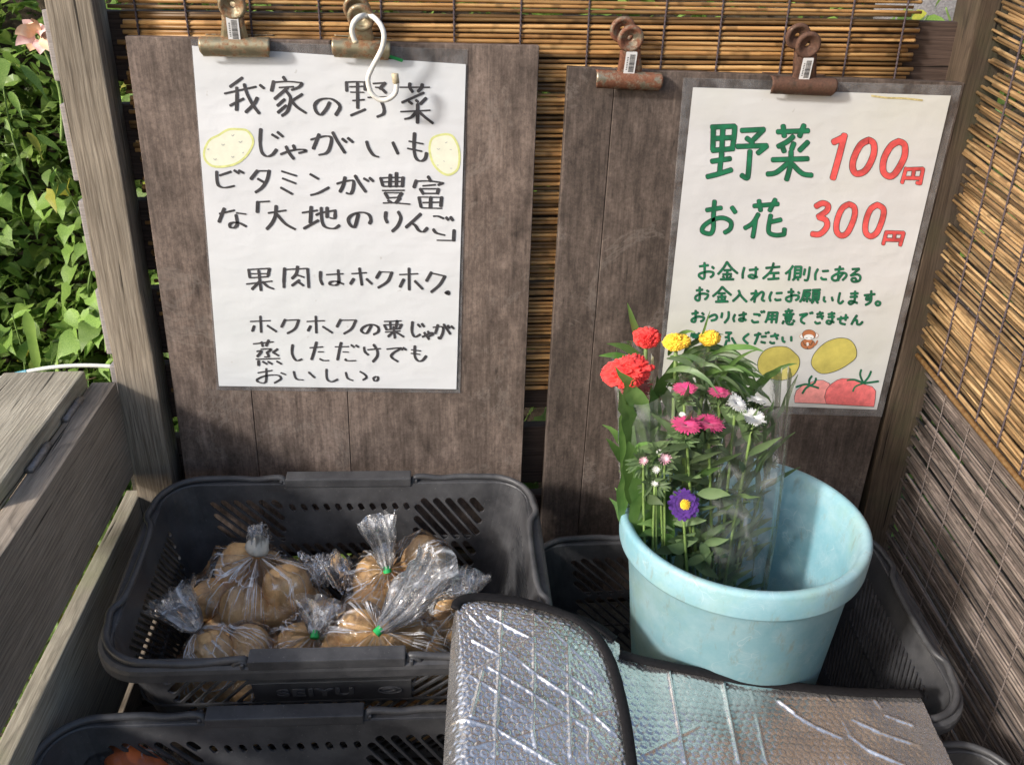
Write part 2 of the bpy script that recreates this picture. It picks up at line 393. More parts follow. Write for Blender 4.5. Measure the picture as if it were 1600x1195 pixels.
def box_vf(bm, center, size, M3=None, bevel=0, seg=1):
    M4 = Matrix.Translation(center) @ ((M3 or Matrix.Identity(3)).to_4x4()) @ Matrix.Diagonal((size[0], size[1], size[2], 1))
    r = bmesh.ops.create_cube(bm, size=1, matrix=M4)
    if bevel:
        es = list({e for v in r['verts'] for e in v.link_edges})
        bmesh.ops.bevel(bm, geom=es, offset=bevel, segments=seg, affect='EDGES', profile=.6)
def frame3(ax, up):
    ax = Vector(ax).normalized(); up = Vector(up); s = up.cross(ax).normalized(); u = ax.cross(s).normalized()
    return Matrix((ax, s, u)).transposed()
def plank(name, p0, p1, width, thick, mat, parent=None, up=(0, 0, 1), bevel=.0015, wob=0, seed=0):
    "p0->p1 centre line, local X along the grain, local Z = up (thick), local Y = width"
    p0 = Vector(p0); p1 = Vector(p1); L = (p1 - p0).length; M3 = frame3(p1 - p0, up)
    bm = bmesh.new(); box_vf(bm, Vector((0, 0, 0)), (L, width, thick), None, bevel, 2)
    if wob:
        bmesh.ops.subdivide_edges(bm, edges=[e for e in bm.edges if abs((e.verts[0].co - e.verts[1].co).x) > L * .5], cuts=14)
        for v in bm.verts:
            v.co.y += wob * noise.noise(Vector((v.co.x * 9 + seed, v.co.y * 3, seed)))
            v.co.z += wob * .6 * noise.noise(Vector((v.co.x * 11, 5 + seed, v.co.z)))
    me = bpy.data.meshes.new(name); bm.to_mesh(me); bm.free()
    o = bpy.data.objects.new(name, me); col.objects.link(o); me.materials.append(mat)
    base = wpos(parent) if parent is not None else Vector((0, 0, 0))
    if parent is not None: o.parent = parent
    o.location = (p0 + p1) / 2 - base; o.rotation_euler = M3.to_euler()
    return o
def catmull(P, sub=6, closed=False):
    P = [Vector(p) for p in P]; n = len(P)
    if n < 3: return [P[0].lerp(P[-1], i / sub) for i in range(sub + 1)]
    out = []
    rng = range(n if closed else n - 1)
    for i in rng:
        if closed: a, b, c, d = P[(i - 1) % n], P[i], P[(i + 1) % n], P[(i + 2) % n]
        else: a, b, c, d = P[max(i - 1, 0)], P[i], P[i + 1], P[min(i + 2, n - 1)]
        for k in range(sub):
            t = k / sub
            out.append(.5 * ((2 * b) + (c - a) * t + (2 * a - 5 * b + 4 * c - d) * t * t + (3 * b - a - 3 * c + d) * t ** 3))
    if not closed: out.append(P[-1])
    return out
def tube_vf(P, r, seg=8, closed=False, caps=True, V=None, F=None, flat=1.0, upv=None):
    V = [] if V is None else V; F = [] if F is None else F
    P = [Vector(p) for p in P]; n = len(P); base = len(V)
    T = []
    for i in range(n):
        a = P[(i - 1) % n] if (closed or i > 0) else P[i]; b = P[(i + 1) % n] if (closed or i < n - 1) else P[i]
        d = (b - a); T.append(d.normalized() if d.length > 1e-9 else Vector((0, 0, 1)))
    ref = Vector(upv) if upv else Vector((0, 0, 1))
    if abs(T[0].dot(ref)) > .9 and not upv: ref = Vector((1, 0, 0))
    nrm = (ref - T[0] * ref.dot(T[0])).normalized()
    for i in range(n):
        nrm = (nrm - T[i] * nrm.dot(T[i])).normalized(); bn = T[i].cross(nrm)
        rr = r[i] if isinstance(r, (list, tuple)) else r
        for k in range(seg):
            a = 2 * math.pi * k / seg
            V.append(P[i] + nrm * math.cos(a) * rr * flat + bn * math.sin(a) * rr)
    for i in range(n if closed else n - 1):
        j = (i + 1) % n
        for k in range(seg):
            k2 = (k + 1) % seg
            F.append((base + i * seg + k, base + i * seg + k2, base + j * seg + k2, base + j * seg + k))
    if caps and not closed:
        F.append(tuple(base + k for k in reversed(range(seg)))); F.append(tuple(base + (n - 1) * seg + k for k in range(seg)))
    return V, F
def lathe_vf(prof, seg=48, M4=None):
    V, F = [], []
    for (r, z) in prof:
        for k in range(seg):
            a = 2 * math.pi * k / seg; v = Vector((r * math.cos(a), r * math.sin(a), z)); V.append(M4 @ v if M4 else v)
    for i in range(len(prof) - 1):
        for k in range(seg):
            k2 = (k + 1) % seg; F.append((i * seg + k, i * seg + k2, (i + 1) * seg + k2, (i + 1) * seg + k))
    return V, F

# ------------------------------------------------------------------ ground
def terrain(X, Y):
    z = .42 + .08 * noise.noise(Vector((X * 2, Y * 2, 0)))
    t = min(1, max(0, (Y - .12) / 1.1)); z += t * t * (3 - 2 * t) * 1.15
    return z
V, F = [], []
xs = np.concatenate([np.linspace(-60, -3, 12), np.linspace(-2.6, 2.6, 53), np.linspace(3, 60, 12)])
ys = np.concatenate([np.linspace(-60, -3, 10), np.linspace(-2.6, 3, 57), np.linspace(4, 80, 12)])
for y in ys:
    for x in xs: V.append((x, y, terrain(x, y) + (.02 * noise.noise(Vector((x * 14, y * 14, 3))) if abs(x) < 3 else 0)))
nx = len(xs)
F = [(j * nx + i, j * nx + i + 1, (j + 1) * nx + i + 1, (j + 1) * nx + i) for j in range(len(ys) - 1) for i in range(nx - 1)]
g = part('ground', V, F, M['soil'], smooth=True, base=(0, 0, 0)); tag(g, 'brown garden soil rising to a bank behind the stall', kind='structure')

# ------------------------------------------------------------------ stall frame
stall = empty('wooden_stall', (.15, .02, .42), 'weathered wooden stall frame with square posts and dark back boards', 'stall')
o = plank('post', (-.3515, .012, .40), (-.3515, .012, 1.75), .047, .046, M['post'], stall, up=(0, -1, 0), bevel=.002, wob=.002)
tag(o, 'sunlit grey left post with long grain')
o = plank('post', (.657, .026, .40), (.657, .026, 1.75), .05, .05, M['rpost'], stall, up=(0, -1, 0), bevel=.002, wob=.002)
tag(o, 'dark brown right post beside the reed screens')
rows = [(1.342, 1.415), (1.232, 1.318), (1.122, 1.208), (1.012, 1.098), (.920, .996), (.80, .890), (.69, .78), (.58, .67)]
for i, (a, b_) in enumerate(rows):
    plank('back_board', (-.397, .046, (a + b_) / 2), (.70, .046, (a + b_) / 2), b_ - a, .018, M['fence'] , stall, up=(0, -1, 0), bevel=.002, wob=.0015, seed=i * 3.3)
# shelf planks under the crates
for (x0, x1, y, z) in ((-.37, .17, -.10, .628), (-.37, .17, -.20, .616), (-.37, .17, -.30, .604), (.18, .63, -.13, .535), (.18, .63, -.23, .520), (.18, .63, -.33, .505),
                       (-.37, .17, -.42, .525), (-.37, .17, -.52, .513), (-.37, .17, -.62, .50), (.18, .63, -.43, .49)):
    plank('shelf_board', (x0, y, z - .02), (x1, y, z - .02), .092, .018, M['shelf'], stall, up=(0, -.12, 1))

# ------------------------------------------------------------------ left bench box
bench = empty('storage_box', (-.45, -.25, .42), 'grey weathered wooden box with hinged plank lid left of the crates', 'box')
zt = .998; XI = -.374
o = plank('side_board', (XI - .0145, -.012, .932), (XI - .0145, -.75, .932), .132, .029, M['side'], bench, up=(1, 0, 0), wob=.0012)
o = plank('side_board', (XI - .0095, .005, .742), (XI - .0095, -.75, .742), .178, .019, M['bench'], bench, up=(1, 0, 0), wob=.0012, seed=4)
tag(o, 'lower side board with pale top edge')
o = plank('side_board', (XI - .0095, .005, .55), (XI - .0095, -.75, .55), .18, .019, M['side'], bench, up=(1, 0, 0), wob=.0012, seed=9)
plank('lid_board', (-.4515, -.020, 1.006), (-.4515, -.288, 1.006), .093, .024, M['bench'], bench, up=(0, 0, 1), bevel=.003, wob=.0012, seed=2)
plank('lid_board', (-.553, -.020, 1.004), (-.553, -.50, 1.004), .098, .024, M['bench'], bench, up=(0, 0, 1), bevel=.003, wob=.0012, seed=6)
plank('lid_batten', (-.43, -.25, .982), (-.62, -.25, .982), .035, .02, M['bench'], bench, up=(0, 0, 1))
plank('back_wall_board', (-.42, .012, .90), (-.75, .012, .90), .15, .018, M['side'], bench, up=(0, -1, 0))
for (ya, yb) in ((-.062, -.115), (-.168, -.222)):
    Vh, Fh = tube_vf([(-.4005, ya + (yb - ya) * t, 1.0) for t in (0, .32, .34, .66, .68, 1)], [.0042, .0042, .0036, .0042, .0036, .0042], 10)
    h = part('hinge', Vh, Fh, M['steel'], bench, True)

# ------------------------------------------------------------------ display boards
def display_board(name, label, px, ysp, mat, seams, yf=0.0):
    tl, tr, bl, br = [at(x, y, 1, yf) for x, y in px]
    root = empty(name, ((bl.x + br.x) / 2, yf, bl.z - .1), label, 'board')
    # continue both edges below what can be seen
    k = .22
    def ext(t, b_): return b_ + (b_ - t) * k
    bl2, br2 = ext(tl, bl), ext(tr, br)
    zb = max(bl2.z, br2.z)
    def onedge(t, b_, z): s = (z - t.z) / (b_.z - t.z); return t + (b_ - t) * s
    cuts = [0] + seams + [1]
    for i in range(len(cuts) - 1):
        g0 = .0003 if i else 0; g1 = .0003 if i < len(cuts) - 2 else 0
        T0 = tl.lerp(tr, cuts[i]) + Vector((g0, 0, 0)); T1 = tl.lerp(tr, cuts[i + 1]) - Vector((g1, 0, 0))
        B0 = bl2.lerp(br2, cuts[i]) + Vector((g0, 0, 0)); B1 = bl2.lerp(br2, cuts[i + 1]) - Vector((g1, 0, 0))
        bm = bmesh.new(); th = .0135
        c = (T0 + T1 + B0 + B1) / 4
        vs_ = []
        for dy in (0, th):
            for p in (B0, B1, T1, T0): vs_.append(bm.verts.new(Vector((p.x, p.y + dy, p.z)) - c))
        for f in ((0, 1, 2, 3), (7, 6, 5, 4), (0, 4, 5, 1), (1, 5, 6, 2), (2, 6, 7, 3), (3, 7, 4, 0)): bm.faces.new([vs_[q] for q in f])
        bmesh.ops.bevel(bm, geom=list(bm.edges), offset=.0008, segments=1, affect='EDGES')
        # local X along the height so that the grain runs upright
        Mr = Matrix.Rotation(math.radians(90), 4, 'Y')
        bmesh.ops.transform(bm, matrix=Mr, verts=bm.verts)
        me = bpy.data.meshes.new('panel'); bm.to_mesh(me); bm.free()
        o = link('panel', me, mat, root, c - root.location); o.rotation_euler = (0, math.radians(-90), 0)
    return root
b1 = display_board('backing_board', 'brown laminate board behind the white handwritten sheet', [(195, 57), (843, 72), (290, 750), (815, 738)], 0, M['board'], [.215, .485])
b2 = display_board('backing_board', 'darker brown board behind the price sheet with green lettering', [(888, 105), (1508, 130), (845, 830), (1345, 780)], 0, M['board2'], [.115])

# ------------------------------------------------------------------ posters with lettering
def ribbon(V, F, pts, wf, to3, lift, taper=True):
    "pts in photo pixels (2D); wf(dx,dy) full width in pixels"
    P = catmull([Vector((x, y, 0)) for x, y in pts], 5 if len(pts) > 2 else 4)
    n = len(P); base = len(V)
    closed = len(pts) > 3 and (Vector(pts[0]) - Vector(pts[-1])).length < .01
    rows_ = []
    for i in range(n):
        d = P[min(i + 1, n - 1)] - P[max(i - 1, 0)]
        if closed and i in (0, n - 1): d = P[1] - P[n - 2]
        if d.length < 1e-6: d = Vector((1, 0, 0))
        d.normalize(); w = wf(d.x, d.y) / 2; s = Vector((-d.y, d.x, 0)) * w
        if not closed and i == 0: rows_ += [(P[0] - d * w * .62, s * .42), (P[0] - d * w * .40, s * .78)]
        rows_.append((P[i], s))
        if not closed and i == n - 1: rows_ += [(P[i] + d * w * .40, s * .78), (P[i] + d * w * .62, s * .42)]
    for p_, s in rows_: V.append(to3(p_ + s, lift)); V.append(to3(p_ - s, lift))
    for i in range(len(rows_) - 1):
        F.append((base + 2 * i, base + 2 * i + 1, base + 2 * i + 3, base + 2 * i + 2))
def chisel(wmax, wmin):
    def f(dx, dy):
        a = abs(dy); b_ = wmin + (wmax - wmin) * min(1, a * 1.25)
        if dx * dy > 0: b_ *= .86
        return b_
    return f
def parse(s): return [[tuple(float(q) for q in p.split(',')) for p in st.split()] for st in s.split(';')]
CR = {'A': (310, 110, 7.965), 'B': (500, 110, 6.948), 'P': (300, 0, 3.9825), 'C': (320, 250, 7.619), 'D': (510, 250, 7.273), 'E': (380, 400, 5.43), 'F': (545, 400, 5.433),
      'G': (1090, 180, 5.69), 'H': (1260, 190, 5.69), 'I': (1080, 400, 7.969), 'J': (1220, 400, 7.965), 'K': (1140, 490, 6.154)}
def strokes(spec):
    out = []
    for key, s in spec:
        x0, y0, k = CR[key]
        for st in parse(s): out.append([(x0 + x / k, y0 + y / k) for x, y in st])
    return out
SHEET_Y = [-.0012]
def poster(label, px, sleeve_px, paper, cat='poster'):
    y0 = -.0022
    quad = [at(x, y, 1, y0) for x, y in px]             # tl tr br bl
    c = sum(quad, Vector()) / 4
    root = empty('price_sheet' if 'price' in label else 'handwritten_sheet', (c.x, y0, quad[2].z), label, cat)
    N = 24; V = []; F = []
    def P(u, v):
        a = quad[0].lerp(quad[1], u); b_ = quad[3].lerp(quad[2], u); p = a.lerp(b_, v); return p
    for j in range(N + 1):
        for i in range(N + 1): V.append(P(i / N, j / N))
    for j in range(N):
        for i in range(N): a = j * (N + 1) + i; F.append((a, a + N + 1, a + N + 2, a + 1))
    nb = len(V)
    V += [Vector((p.x, p.y + .0005, p.z)) for p in quad]; F.append((nb, nb + 1, nb + 2, nb + 3))
    part('paper', V, F, paper, root)
    q2 = [at(x, y, 1, y0 + .0011) for x, y in sleeve_px]
    V = [Vector((p.x, y0 + .0012, p.z)) for p in q2] + [Vector((p.x, y0 + .0016, p.z)) for p in q2]
    part('laminate_sleeve', V, [(0, 3, 2, 1), (4, 5, 6, 7), (0, 1, 5, 4), (1, 2, 6, 5), (2, 3, 7, 6), (3, 0, 4, 7)], M['laminate'], root)
    def to3(p, lift): q = at(p.x, p.y, 1, y0 - .0003); q.y = y0 - .0003 - lift; return q
    return root, to3
pa, to3a = poster('white laminated sheet with black handwritten text clipped to the brown board', [(300, 72), (728, 101), (713, 608), (342, 603)], [(298, 62), (731, 78), (719, 614), (339, 609)], M['paper'])
pb, to3b = poster('yellowed laminated price sheet with green and red lettering and potato drawings', [(1083, 137), (1486, 150), (1370, 640), (1030, 628)], [(1068, 122), (1503, 134), (1378, 651), (1024, 640)], M['paper2'])
LIFT = [0.0]
def letters(root, to3, spec, mat, wf, under=None, uw=1.0, name='lettering'):
    st = strokes(spec)
    V, F = [], []
    if under is not None:
        VV, FF = [], []
        for k, s in enumerate(st): ribbon(VV, FF, s, (lambda dx, dy: wf(dx, dy) + uw), to3, .00002 + (k % 6) * .00002, False)
        part(name + '_outline', VV, FF, under, root)
    for k, s in enumerate(st): ribbon(V, F, s, wf, to3, .00018 + (k % 6) * .00003)
    return part(name, V, F, mat, root)
ck = chisel(5.8, 2.4)
letters(pa, to3a, [('A', '545,95 395,205;325,290 715,205;475,215 480,300 475,495;395,440 560,355;570,175 600,280 670,420 755,535;730,345 690,420 590,520;765,185 815,225;1055,85 1085,130;935,140 910,255;945,150 1100,140 1230,150 1285,165 1250,210 1160,245;1005,215 1185,205;1110,215 1060,260 950,355;1090,260 1145,340 1130,450 1100,520 1040,565;1070,365 985,440;1090,440 990,525;1290,300 1165,380;1160,385 1230,460 1335,530'),
    ('P', '855,640 835,680 800,715 770,690 765,650 800,620 860,615 905,640 920,670 895,715'),
    ('B', '285,130 290,225;290,130 400,125 495,130;492,130 490,212;320,180 470,175;330,238 475,240;405,140 408,410;355,330 480,320;335,490 490,425;575,145 700,137;705,140 650,200;600,185 660,195 715,245;520,295 740,290;660,330 690,400 690,470 620,505;865,185 1190,185;975,145 975,190 1005,235;1110,155 1100,190 1065,230;1125,245 890,350;965,340 1000,365;1040,325 1065,345;1150,305 1090,365;875,450 1195,435;1060,370 1058,570;1040,460 990,510 920,530;1085,460 1140,510 1225,575')], M['ink'], ck)
letters(pa, to3a, [('A', '775,735 768,900 790,1020 850,1070 920,1050 970,990;915,800 990,845;985,770 1050,825;1025,1045 1150,1000 1290,985 1335,1005 1250,1030;1090,950 1130,1030 1185,1100;1180,935 1200,985'),
    ('P', '740,870 830,848 868,865 845,945 790,965;790,838 755,925;875,825 905,880 950,950;935,865 960,885;970,860 1000,885'),
    ('B', '505,775 530,850 580,920 635,940;790,785 845,905;1025,685 1020,850 1040,950 1090,985 1140,960 1155,900;965,770 1120,800;950,848 1105,880')], M['ink'], ck)
letters(pa, to3a, [('C', '140,140 145,250 170,310 240,330 350,310;175,185 310,140;350,125 405,160;405,125 460,155;625,130 550,225;620,130 765,130;765,130 740,240 680,330 605,385;630,225 700,265;915,135 1090,190;925,220 1080,280;905,330 1040,405;1255,170 1350,225;1475,330 1350,395 1260,418'),
    ('D', '120,270 230,240 305,240 300,340 270,385 225,375;210,200 190,290 155,360;325,180 380,270 445,360;425,210 475,240;490,205 530,240;615,205 640,290;620,205 750,200 870,200;870,200 862,300;640,250 860,245;640,300 870,300;725,170 720,300;795,150 795,300;635,348 885,345;665,375 700,435;665,372 860,375;855,378 820,430;700,430 820,425;700,460 740,485;835,435 790,485;645,490 760,488 950,503;1155,190 1185,240;1020,235 995,310;1025,240 1180,240 1330,262;1325,265 1270,285;1095,295 1240,283;1065,330 1100,385;1065,328 1275,328;1270,330 1262,380;1110,380 1265,380;1050,425 1075,535;1050,422 1310,425;1308,425 1300,525;1185,425 1180,540;1095,485 1290,480;1080,545 1310,550')], M['ink'], ck)
letters(pa, to3a, [('C', '175,640 350,600;230,580 170,735;375,630 490,645;370,655 385,760 350,805 305,800 300,765 340,745 410,750 490,790;625,620 630,500;630,500 770,492;755,632 965,600;848,550 840,660 800,750 740,820;860,650 960,760 1075,825;1160,628 1340,600;1265,560 1255,745;1180,815 1350,720;1325,655 1390,630 1550,600;1550,600 1545,690 1490,690;1455,570 1455,680;1385,570 1395,730 1440,800 1540,815 1600,780'),
    ('D', '360,620 320,760 265,730 250,670 300,620 400,595 480,620 505,680 490,720;675,595 670,660 690,710;815,590 845,660 810,750 750,810;1070,615 1000,680 905,765;970,720 1010,745 1050,800 1100,815 1145,775;1215,640 1270,640 1330,665;1360,655 1385,680;1410,650 1435,685;1215,790 1250,830 1345,855;1450,800 1445,915;1445,915 1255,912')], M['ink'], ck)
ck2 = chisel(5.2, 2.1)
letters(pa, to3a, [('E', '45,115 55,180;45,115 225,105;222,108 210,165;65,150 200,150;55,185 210,175;130,125 150,290;28,238 245,213;140,215 75,280;165,220 210,260 258,278;350,105 345,200 345,265;350,115 545,105;545,108 550,180 555,265;460,90 450,150 415,190;455,160 515,180;475,205 415,250;460,215 510,250;655,135 655,200 672,240;705,158 848,150;805,120 810,220 780,248 735,240 745,220 790,215 850,238'),
    ('F', '25,150 150,142;90,105 110,245;40,195 15,235;150,195 195,235;265,135 235,185;265,135 365,138;365,140 330,215 250,268;430,158 585,150;510,105 512,285;465,200 435,260;560,212 625,278;700,140 660,210;700,145 815,170;815,172 770,245 700,305;820,312 845,300 845,325 820,312')], M['ink'], ck2)
letters(pa, to3a, [('E', '60,555 230,548;145,512 152,645;92,595 78,635;205,590 280,640;355,540 325,600;355,545 470,540;470,543 440,615 375,655;540,555 690,548;615,512 620,650;570,595 550,632;675,598 755,650;825,540 795,598;825,545 955,543;955,545 920,615 855,658'),
    ('F', '190,590 150,655 105,635 130,600 190,580 245,600 250,640 210,665;300,555 445,550;300,585 320,625;300,583 450,580;448,582 430,615;320,625 430,617;350,555 355,620;410,550 400,615;380,600 390,695;310,645 435,635;375,645 335,682;400,645 465,685;540,560 535,640 560,685 605,665;585,580 605,600;620,575 638,598;625,685 700,650 710,665 680,680;640,650 680,705;670,640 685,655;715,605 790,600 800,640 775,700 760,690;755,585 735,655;805,580 860,660;840,590 855,610;870,595 890,615')], M['ink'], chisel(4.6, 2.0))
letters(pa, to3a, [('E', '85,745 255,728;155,730 165,765;215,715 195,760;150,790 235,788 200,820;200,815 215,850 180,855;115,808 155,805 120,850;290,790 255,815;250,815 300,845;108,875 310,868;130,890 130,925;165,895 200,915;210,895 245,915;285,893 325,915;418,755 415,830 450,885 498,875;565,778 675,770;620,732 600,810 580,875;635,812 680,812;650,872 680,885 725,885;780,770 895,768;830,735 815,800 800,878;845,812 895,815;865,875 885,888 955,886'),
    ('F', '20,755 45,772;60,757 82,772;130,775 135,810 165,838;160,795 268,785;210,752 240,800 240,850 205,895;322,790 440,780 380,820 360,855 415,895;440,780 455,795;462,778 485,795;560,765 560,850 590,890 625,885 655,850;530,795 610,805;528,825 605,835')], M['ink'], chisel(4.6, 2.0))
letters(pa, to3a, [('E', '125,990 245,970;195,955 190,1068 130,1068 120,1045 190,1015 290,1010 320,1040 265,1075;320,990 360,1005;428,980 450,1040 510,1050;555,985 605,1030;705,960 710,1040 750,1065 800,1045;870,988 885,1035 930,1055'),
    ('F', '95,980 135,1005 150,1030 120,1050;230,1022 210,1035 215,1055 235,1058 248,1042 245,1025 230,1022')], M['ink'], chisel(4.0, 1.9))
def blob(root, to3, key, s, fill, line, lw, lift=.00001, name='drawing', closed=True):
    pts = strokes([(key, s)])[0]
    P = catmull([Vector((x, y, 0)) for x, y in pts], 5, True) if closed else [Vector((x, y, 0)) for x, y in pts]
    if fill: part(name, [to3(p, lift) for p in P], [tuple(reversed(range(len(P))))], fill, root)
    if line:
        V, F = [], []; n = len(P)
        for i in range(n):
            d = (P[(i + 1) % n] - P[i - 1]).normalized(); s_ = Vector((-d.y, d.x, 0)) * lw / 2
            V += [to3(P[i] + s_, lift + .00005), to3(P[i] - s_, lift + .00005)]
        for i in range(n):
            j = (i + 1) % n; F.append((2 * i, 2 * i + 1, 2 * j + 1, 2 * j))
        part(name + '_outline', V, F, line, root)
blob(pa, to3a, 'A', '370,740 500,735 600,750 660,820 680,900 640,1000 560,1100 450,1170 300,1200 170,1190 90,1120 70,1040 90,950 150,860 250,810', M['pale_yellow'], M['yellow_line'], 3.6)
blob(pa, to3a, 'B', '1320,700 1420,705 1480,780 1510,880 1510,1010 1480,1090 1400,1135 1320,1110 1240,1030 1200,930 1190,830 1220,740', M['pale_yellow'], M['yellow_line'], 3.6)
letters(pa, to3a, [('A', '415,805 425,820 445,800;505,885 520,900 545,880;290,920 305,935 325,920;110,980 120,990 130,975;190,1100 205,1115 225,1100;410,1070 425,1085 440,1070;545,1025 555,1030 565,1020'),
    ('B', '1270,850 1285,860 1300,850;1360,790 1380,780;1410,860 1430,865;1340,985 1355,990;1270,1030 1285,1030;1415,1065 1435,1065')], M['grey_ink'], lambda a, b: 1.0, name='potato_eye')
# price sheet
gw = lambda a, b: 6.6
letters(pb, to3b, [('G', '140,110 135,310;125,107 330,100;330,100 325,180 308,300;130,210 310,200;130,315 318,298;225,100 210,400;125,412 290,388;205,400 195,510;85,548 180,525 300,487;390,138 590,128;585,130 500,215;435,205 490,245;350,280 615,272;615,275 535,340;465,320 450,520 435,560 390,535;710,150 985,140;760,95 770,190;945,90 905,190;850,190 800,235 715,280;755,285 770,325;855,250 835,305;980,240 905,315;665,398 980,388;830,325 825,440 790,575;800,430 700,510 620,525;845,440 930,520 1015,535')], M['green_ink'], gw, M['dark_ink'], 2.0)
letters(pb, to3b, [('G', '80,845 210,825;150,765 140,900 140,1000 120,1050 80,1052 40,1030 60,980 150,925 230,915 295,950 290,1010 240,1045;305,820 335,865;500,808 715,790;545,760 560,850;690,750 640,850;540,880 490,960 420,1005;515,930 505,1000 490,1085;650,890 630,1000 640,1050 700,1068 770,1060;768,1062 772,1012;740,930 650,950')], M['green_ink'], lambda a, b: 5.8, M['dark_ink'], 1.9)
rw = lambda a, b: 9.2
letters(pb, to3b, [('H', '240,185 335,140;338,120 295,290 235,505;555,165 598,200 595,300 530,430 450,465 412,420 420,330 480,210 555,165;820,178 872,210 868,320 790,460 730,487 682,440 690,330 750,220 820,178')], M['red_ink'], rw, M['dark_ink'], 1.7)
letters(pb, to3b, [('H', '885,415 850,545;885,425 1035,420;1037,420 1010,555;1010,550 980,545;955,430 945,500;865,502 1020,505;712,980 682,1090;715,985 865,990;865,990 832,1100;785,990 778,1045;697,1050 850,1055')], M['red_ink'], lambda a, b: 5.2, M['dark_ink'], 1.6)
letters(pb, to3b, [('H', '85,755 140,727 190,745 180,795 105,848;110,850 175,880 178,940 120,1000 50,1000;380,735 425,765 425,850 370,980 310,1015 267,970 275,870 320,770 380,735;630,740 682,775 680,850 630,980 570,1020 525,980 530,880 570,780 630,740')], M['red_ink'], lambda a, b: 8.2, M['dark_ink'], 1.7)
sw = lambda a, b: 2.7
SM = [
 [('I', '105,130 210,115;165,85 160,275 100,255 110,220 200,195 270,205 270,240 240,265;260,135 280,155;445,75 400,150 335,225;445,75 500,150 575,215;410,180 490,175;395,230 500,225;450,180 445,290;395,255 410,275;495,250 475,275;365,292 525,290;660,145 640,220 640,275;725,175 830,165;805,140 795,265 740,270 715,250 760,235 820,265;930,150 1100,135;1025,90 990,190 895,280;975,215 1090,210;1030,215 1025,285;955,290 1090,280'),
  ('J', '150,125 110,180 60,220;115,190 100,300;180,135 170,265;180,135 255,135;255,135 240,265;175,175 240,175;172,218 240,215;170,265 240,262;180,270 150,300;210,275 215,300;300,165 285,235;360,140 335,290 295,300;460,165 430,225 430,295;520,190 590,185;500,270 520,290 565,290;675,170 780,160;735,130 715,230 715,305;775,215 700,300 650,300 640,260 720,215 800,215 815,250 770,300;890,165 975,160;975,162 870,245;875,243 950,230 990,260 970,310 900,320 880,290 920,275 945,310')],
 [('I', '65,430 140,420;105,390 100,545 55,540 60,500 130,470 205,480 195,520 170,540;195,430 215,445;385,385 340,440 270,500;385,385 430,430 495,485;340,468 420,465;330,510 430,508;380,470 378,565;335,535 345,555;420,530 405,555;305,570 455,567;590,430 600,480 520,560;600,470 640,520 690,570;805,430 785,575;745,470 820,460;820,460 745,550;790,520 870,450 900,470 880,540 910,560;1000,450 975,510 985,560;1060,465 1130,460;1045,535 1060,550 1115,545'),
  ('J', '90,450 160,445;130,410 125,555 75,555 70,520 150,490 215,495 215,530 185,550;215,450 230,465;285,430 370,425;290,430 270,520 240,570;310,460 360,460;360,460 352,500;300,502 352,500;310,462 302,500;305,480 355,480;330,505 325,570;300,530 285,560;355,530 370,560;395,425 490,420;440,425 430,450;402,450 395,545;400,450 480,450;480,450 467,545;395,545 467,545;400,482 475,482;398,515 470,515;405,560 385,585;445,560 460,585;540,510 535,550 555,570;635,515 645,555;735,460 715,560 740,590 775,560;870,470 960,465;865,510 950,505;925,440 915,560 870,600 845,580 880,560 950,585;1040,490 1170,475;1125,435 1120,560 1055,610;1115,520 1070,515 1065,545 1115,545;1205,565 1180,585 1195,612 1225,608 1235,580 1205,565')],
 [('I', '10,720 85,705;55,680 50,810 10,815 10,790 80,755 155,765 145,800 120,815;135,710 155,730;210,765 290,730 320,760 300,790 250,805;385,710 375,765;465,695 460,770 415,830;545,730 525,775 535,815;595,740 685,720;650,700 650,800 605,805 600,785 640,775 680,800;780,725 850,730 840,745;755,800 775,825 835,820;870,690 880,705;900,685 912,700;965,700 950,770 925,825;965,705 1075,705;1075,705 1055,830;960,745 1070,745;950,785 1060,785;1015,705 1000,830'),
  ('J', '55,690 145,680;95,660 100,685;70,700 80,720;120,695 115,718;30,732 160,722;58,745 60,790;55,745 135,742;135,742 125,790;60,792 125,790;58,768 130,766;35,810 20,840;65,805 85,845 140,850 145,830;95,805 110,820;155,800 170,815;235,735 330,720 260,770 255,815 295,840;365,705 370,718;385,700 395,715;450,725 525,710;450,760 530,750;485,695 515,785;425,820 450,840 490,830;590,725 670,715;590,760 665,755;635,700 640,800 610,845 570,830 590,805 660,825;705,785 835,765;810,730 805,800;750,755 740,830 800,850;945,740 905,800 880,850;905,800 945,800 950,845 985,850 1015,820')],
 [('I', '10,965 0,1000;40,965 20,1000 90,975;55,975 60,1040;20,1010 95,1005;95,960 95,1045;290,955 330,955;330,955 290,985 290,1040;430,955 500,955;500,955 465,985 470,1060;425,1010 455,1010;440,1050 420,1120;505,1020 550,1095;715,970 650,1030 705,1090;790,985 865,970;840,955 820,1020 790,1095;875,1005 930,1000;870,1070 920,1080;925,955 935,965;958,945 966,958;990,1000 1085,985;1040,965 1070,1035;980,1070 1000,1085 1035,1080;1135,1010 1140,1055 1165,1070;1245,1005 1245,1055')]]
for sp in SM: letters(pb, to3b, sp, M['green_ink'], sw, M['dark_ink'], 1.3)
blob(pb, to3b, 'K', '480,315 560,325 630,380 670,430 670,500 630,580 570,625 480,640 380,620 300,580 270,510 280,430 330,360 400,325', M['potato_paint'], M['dark_ink'], .9)
blob(pb, to3b, 'K', '1080,233 1160,255 1215,330 1215,420 1150,480 1060,535 960,570 880,575 820,540 785,480 800,410 850,340 920,280 1000,245', M['potato_paint'], M['dark_ink'], .9)
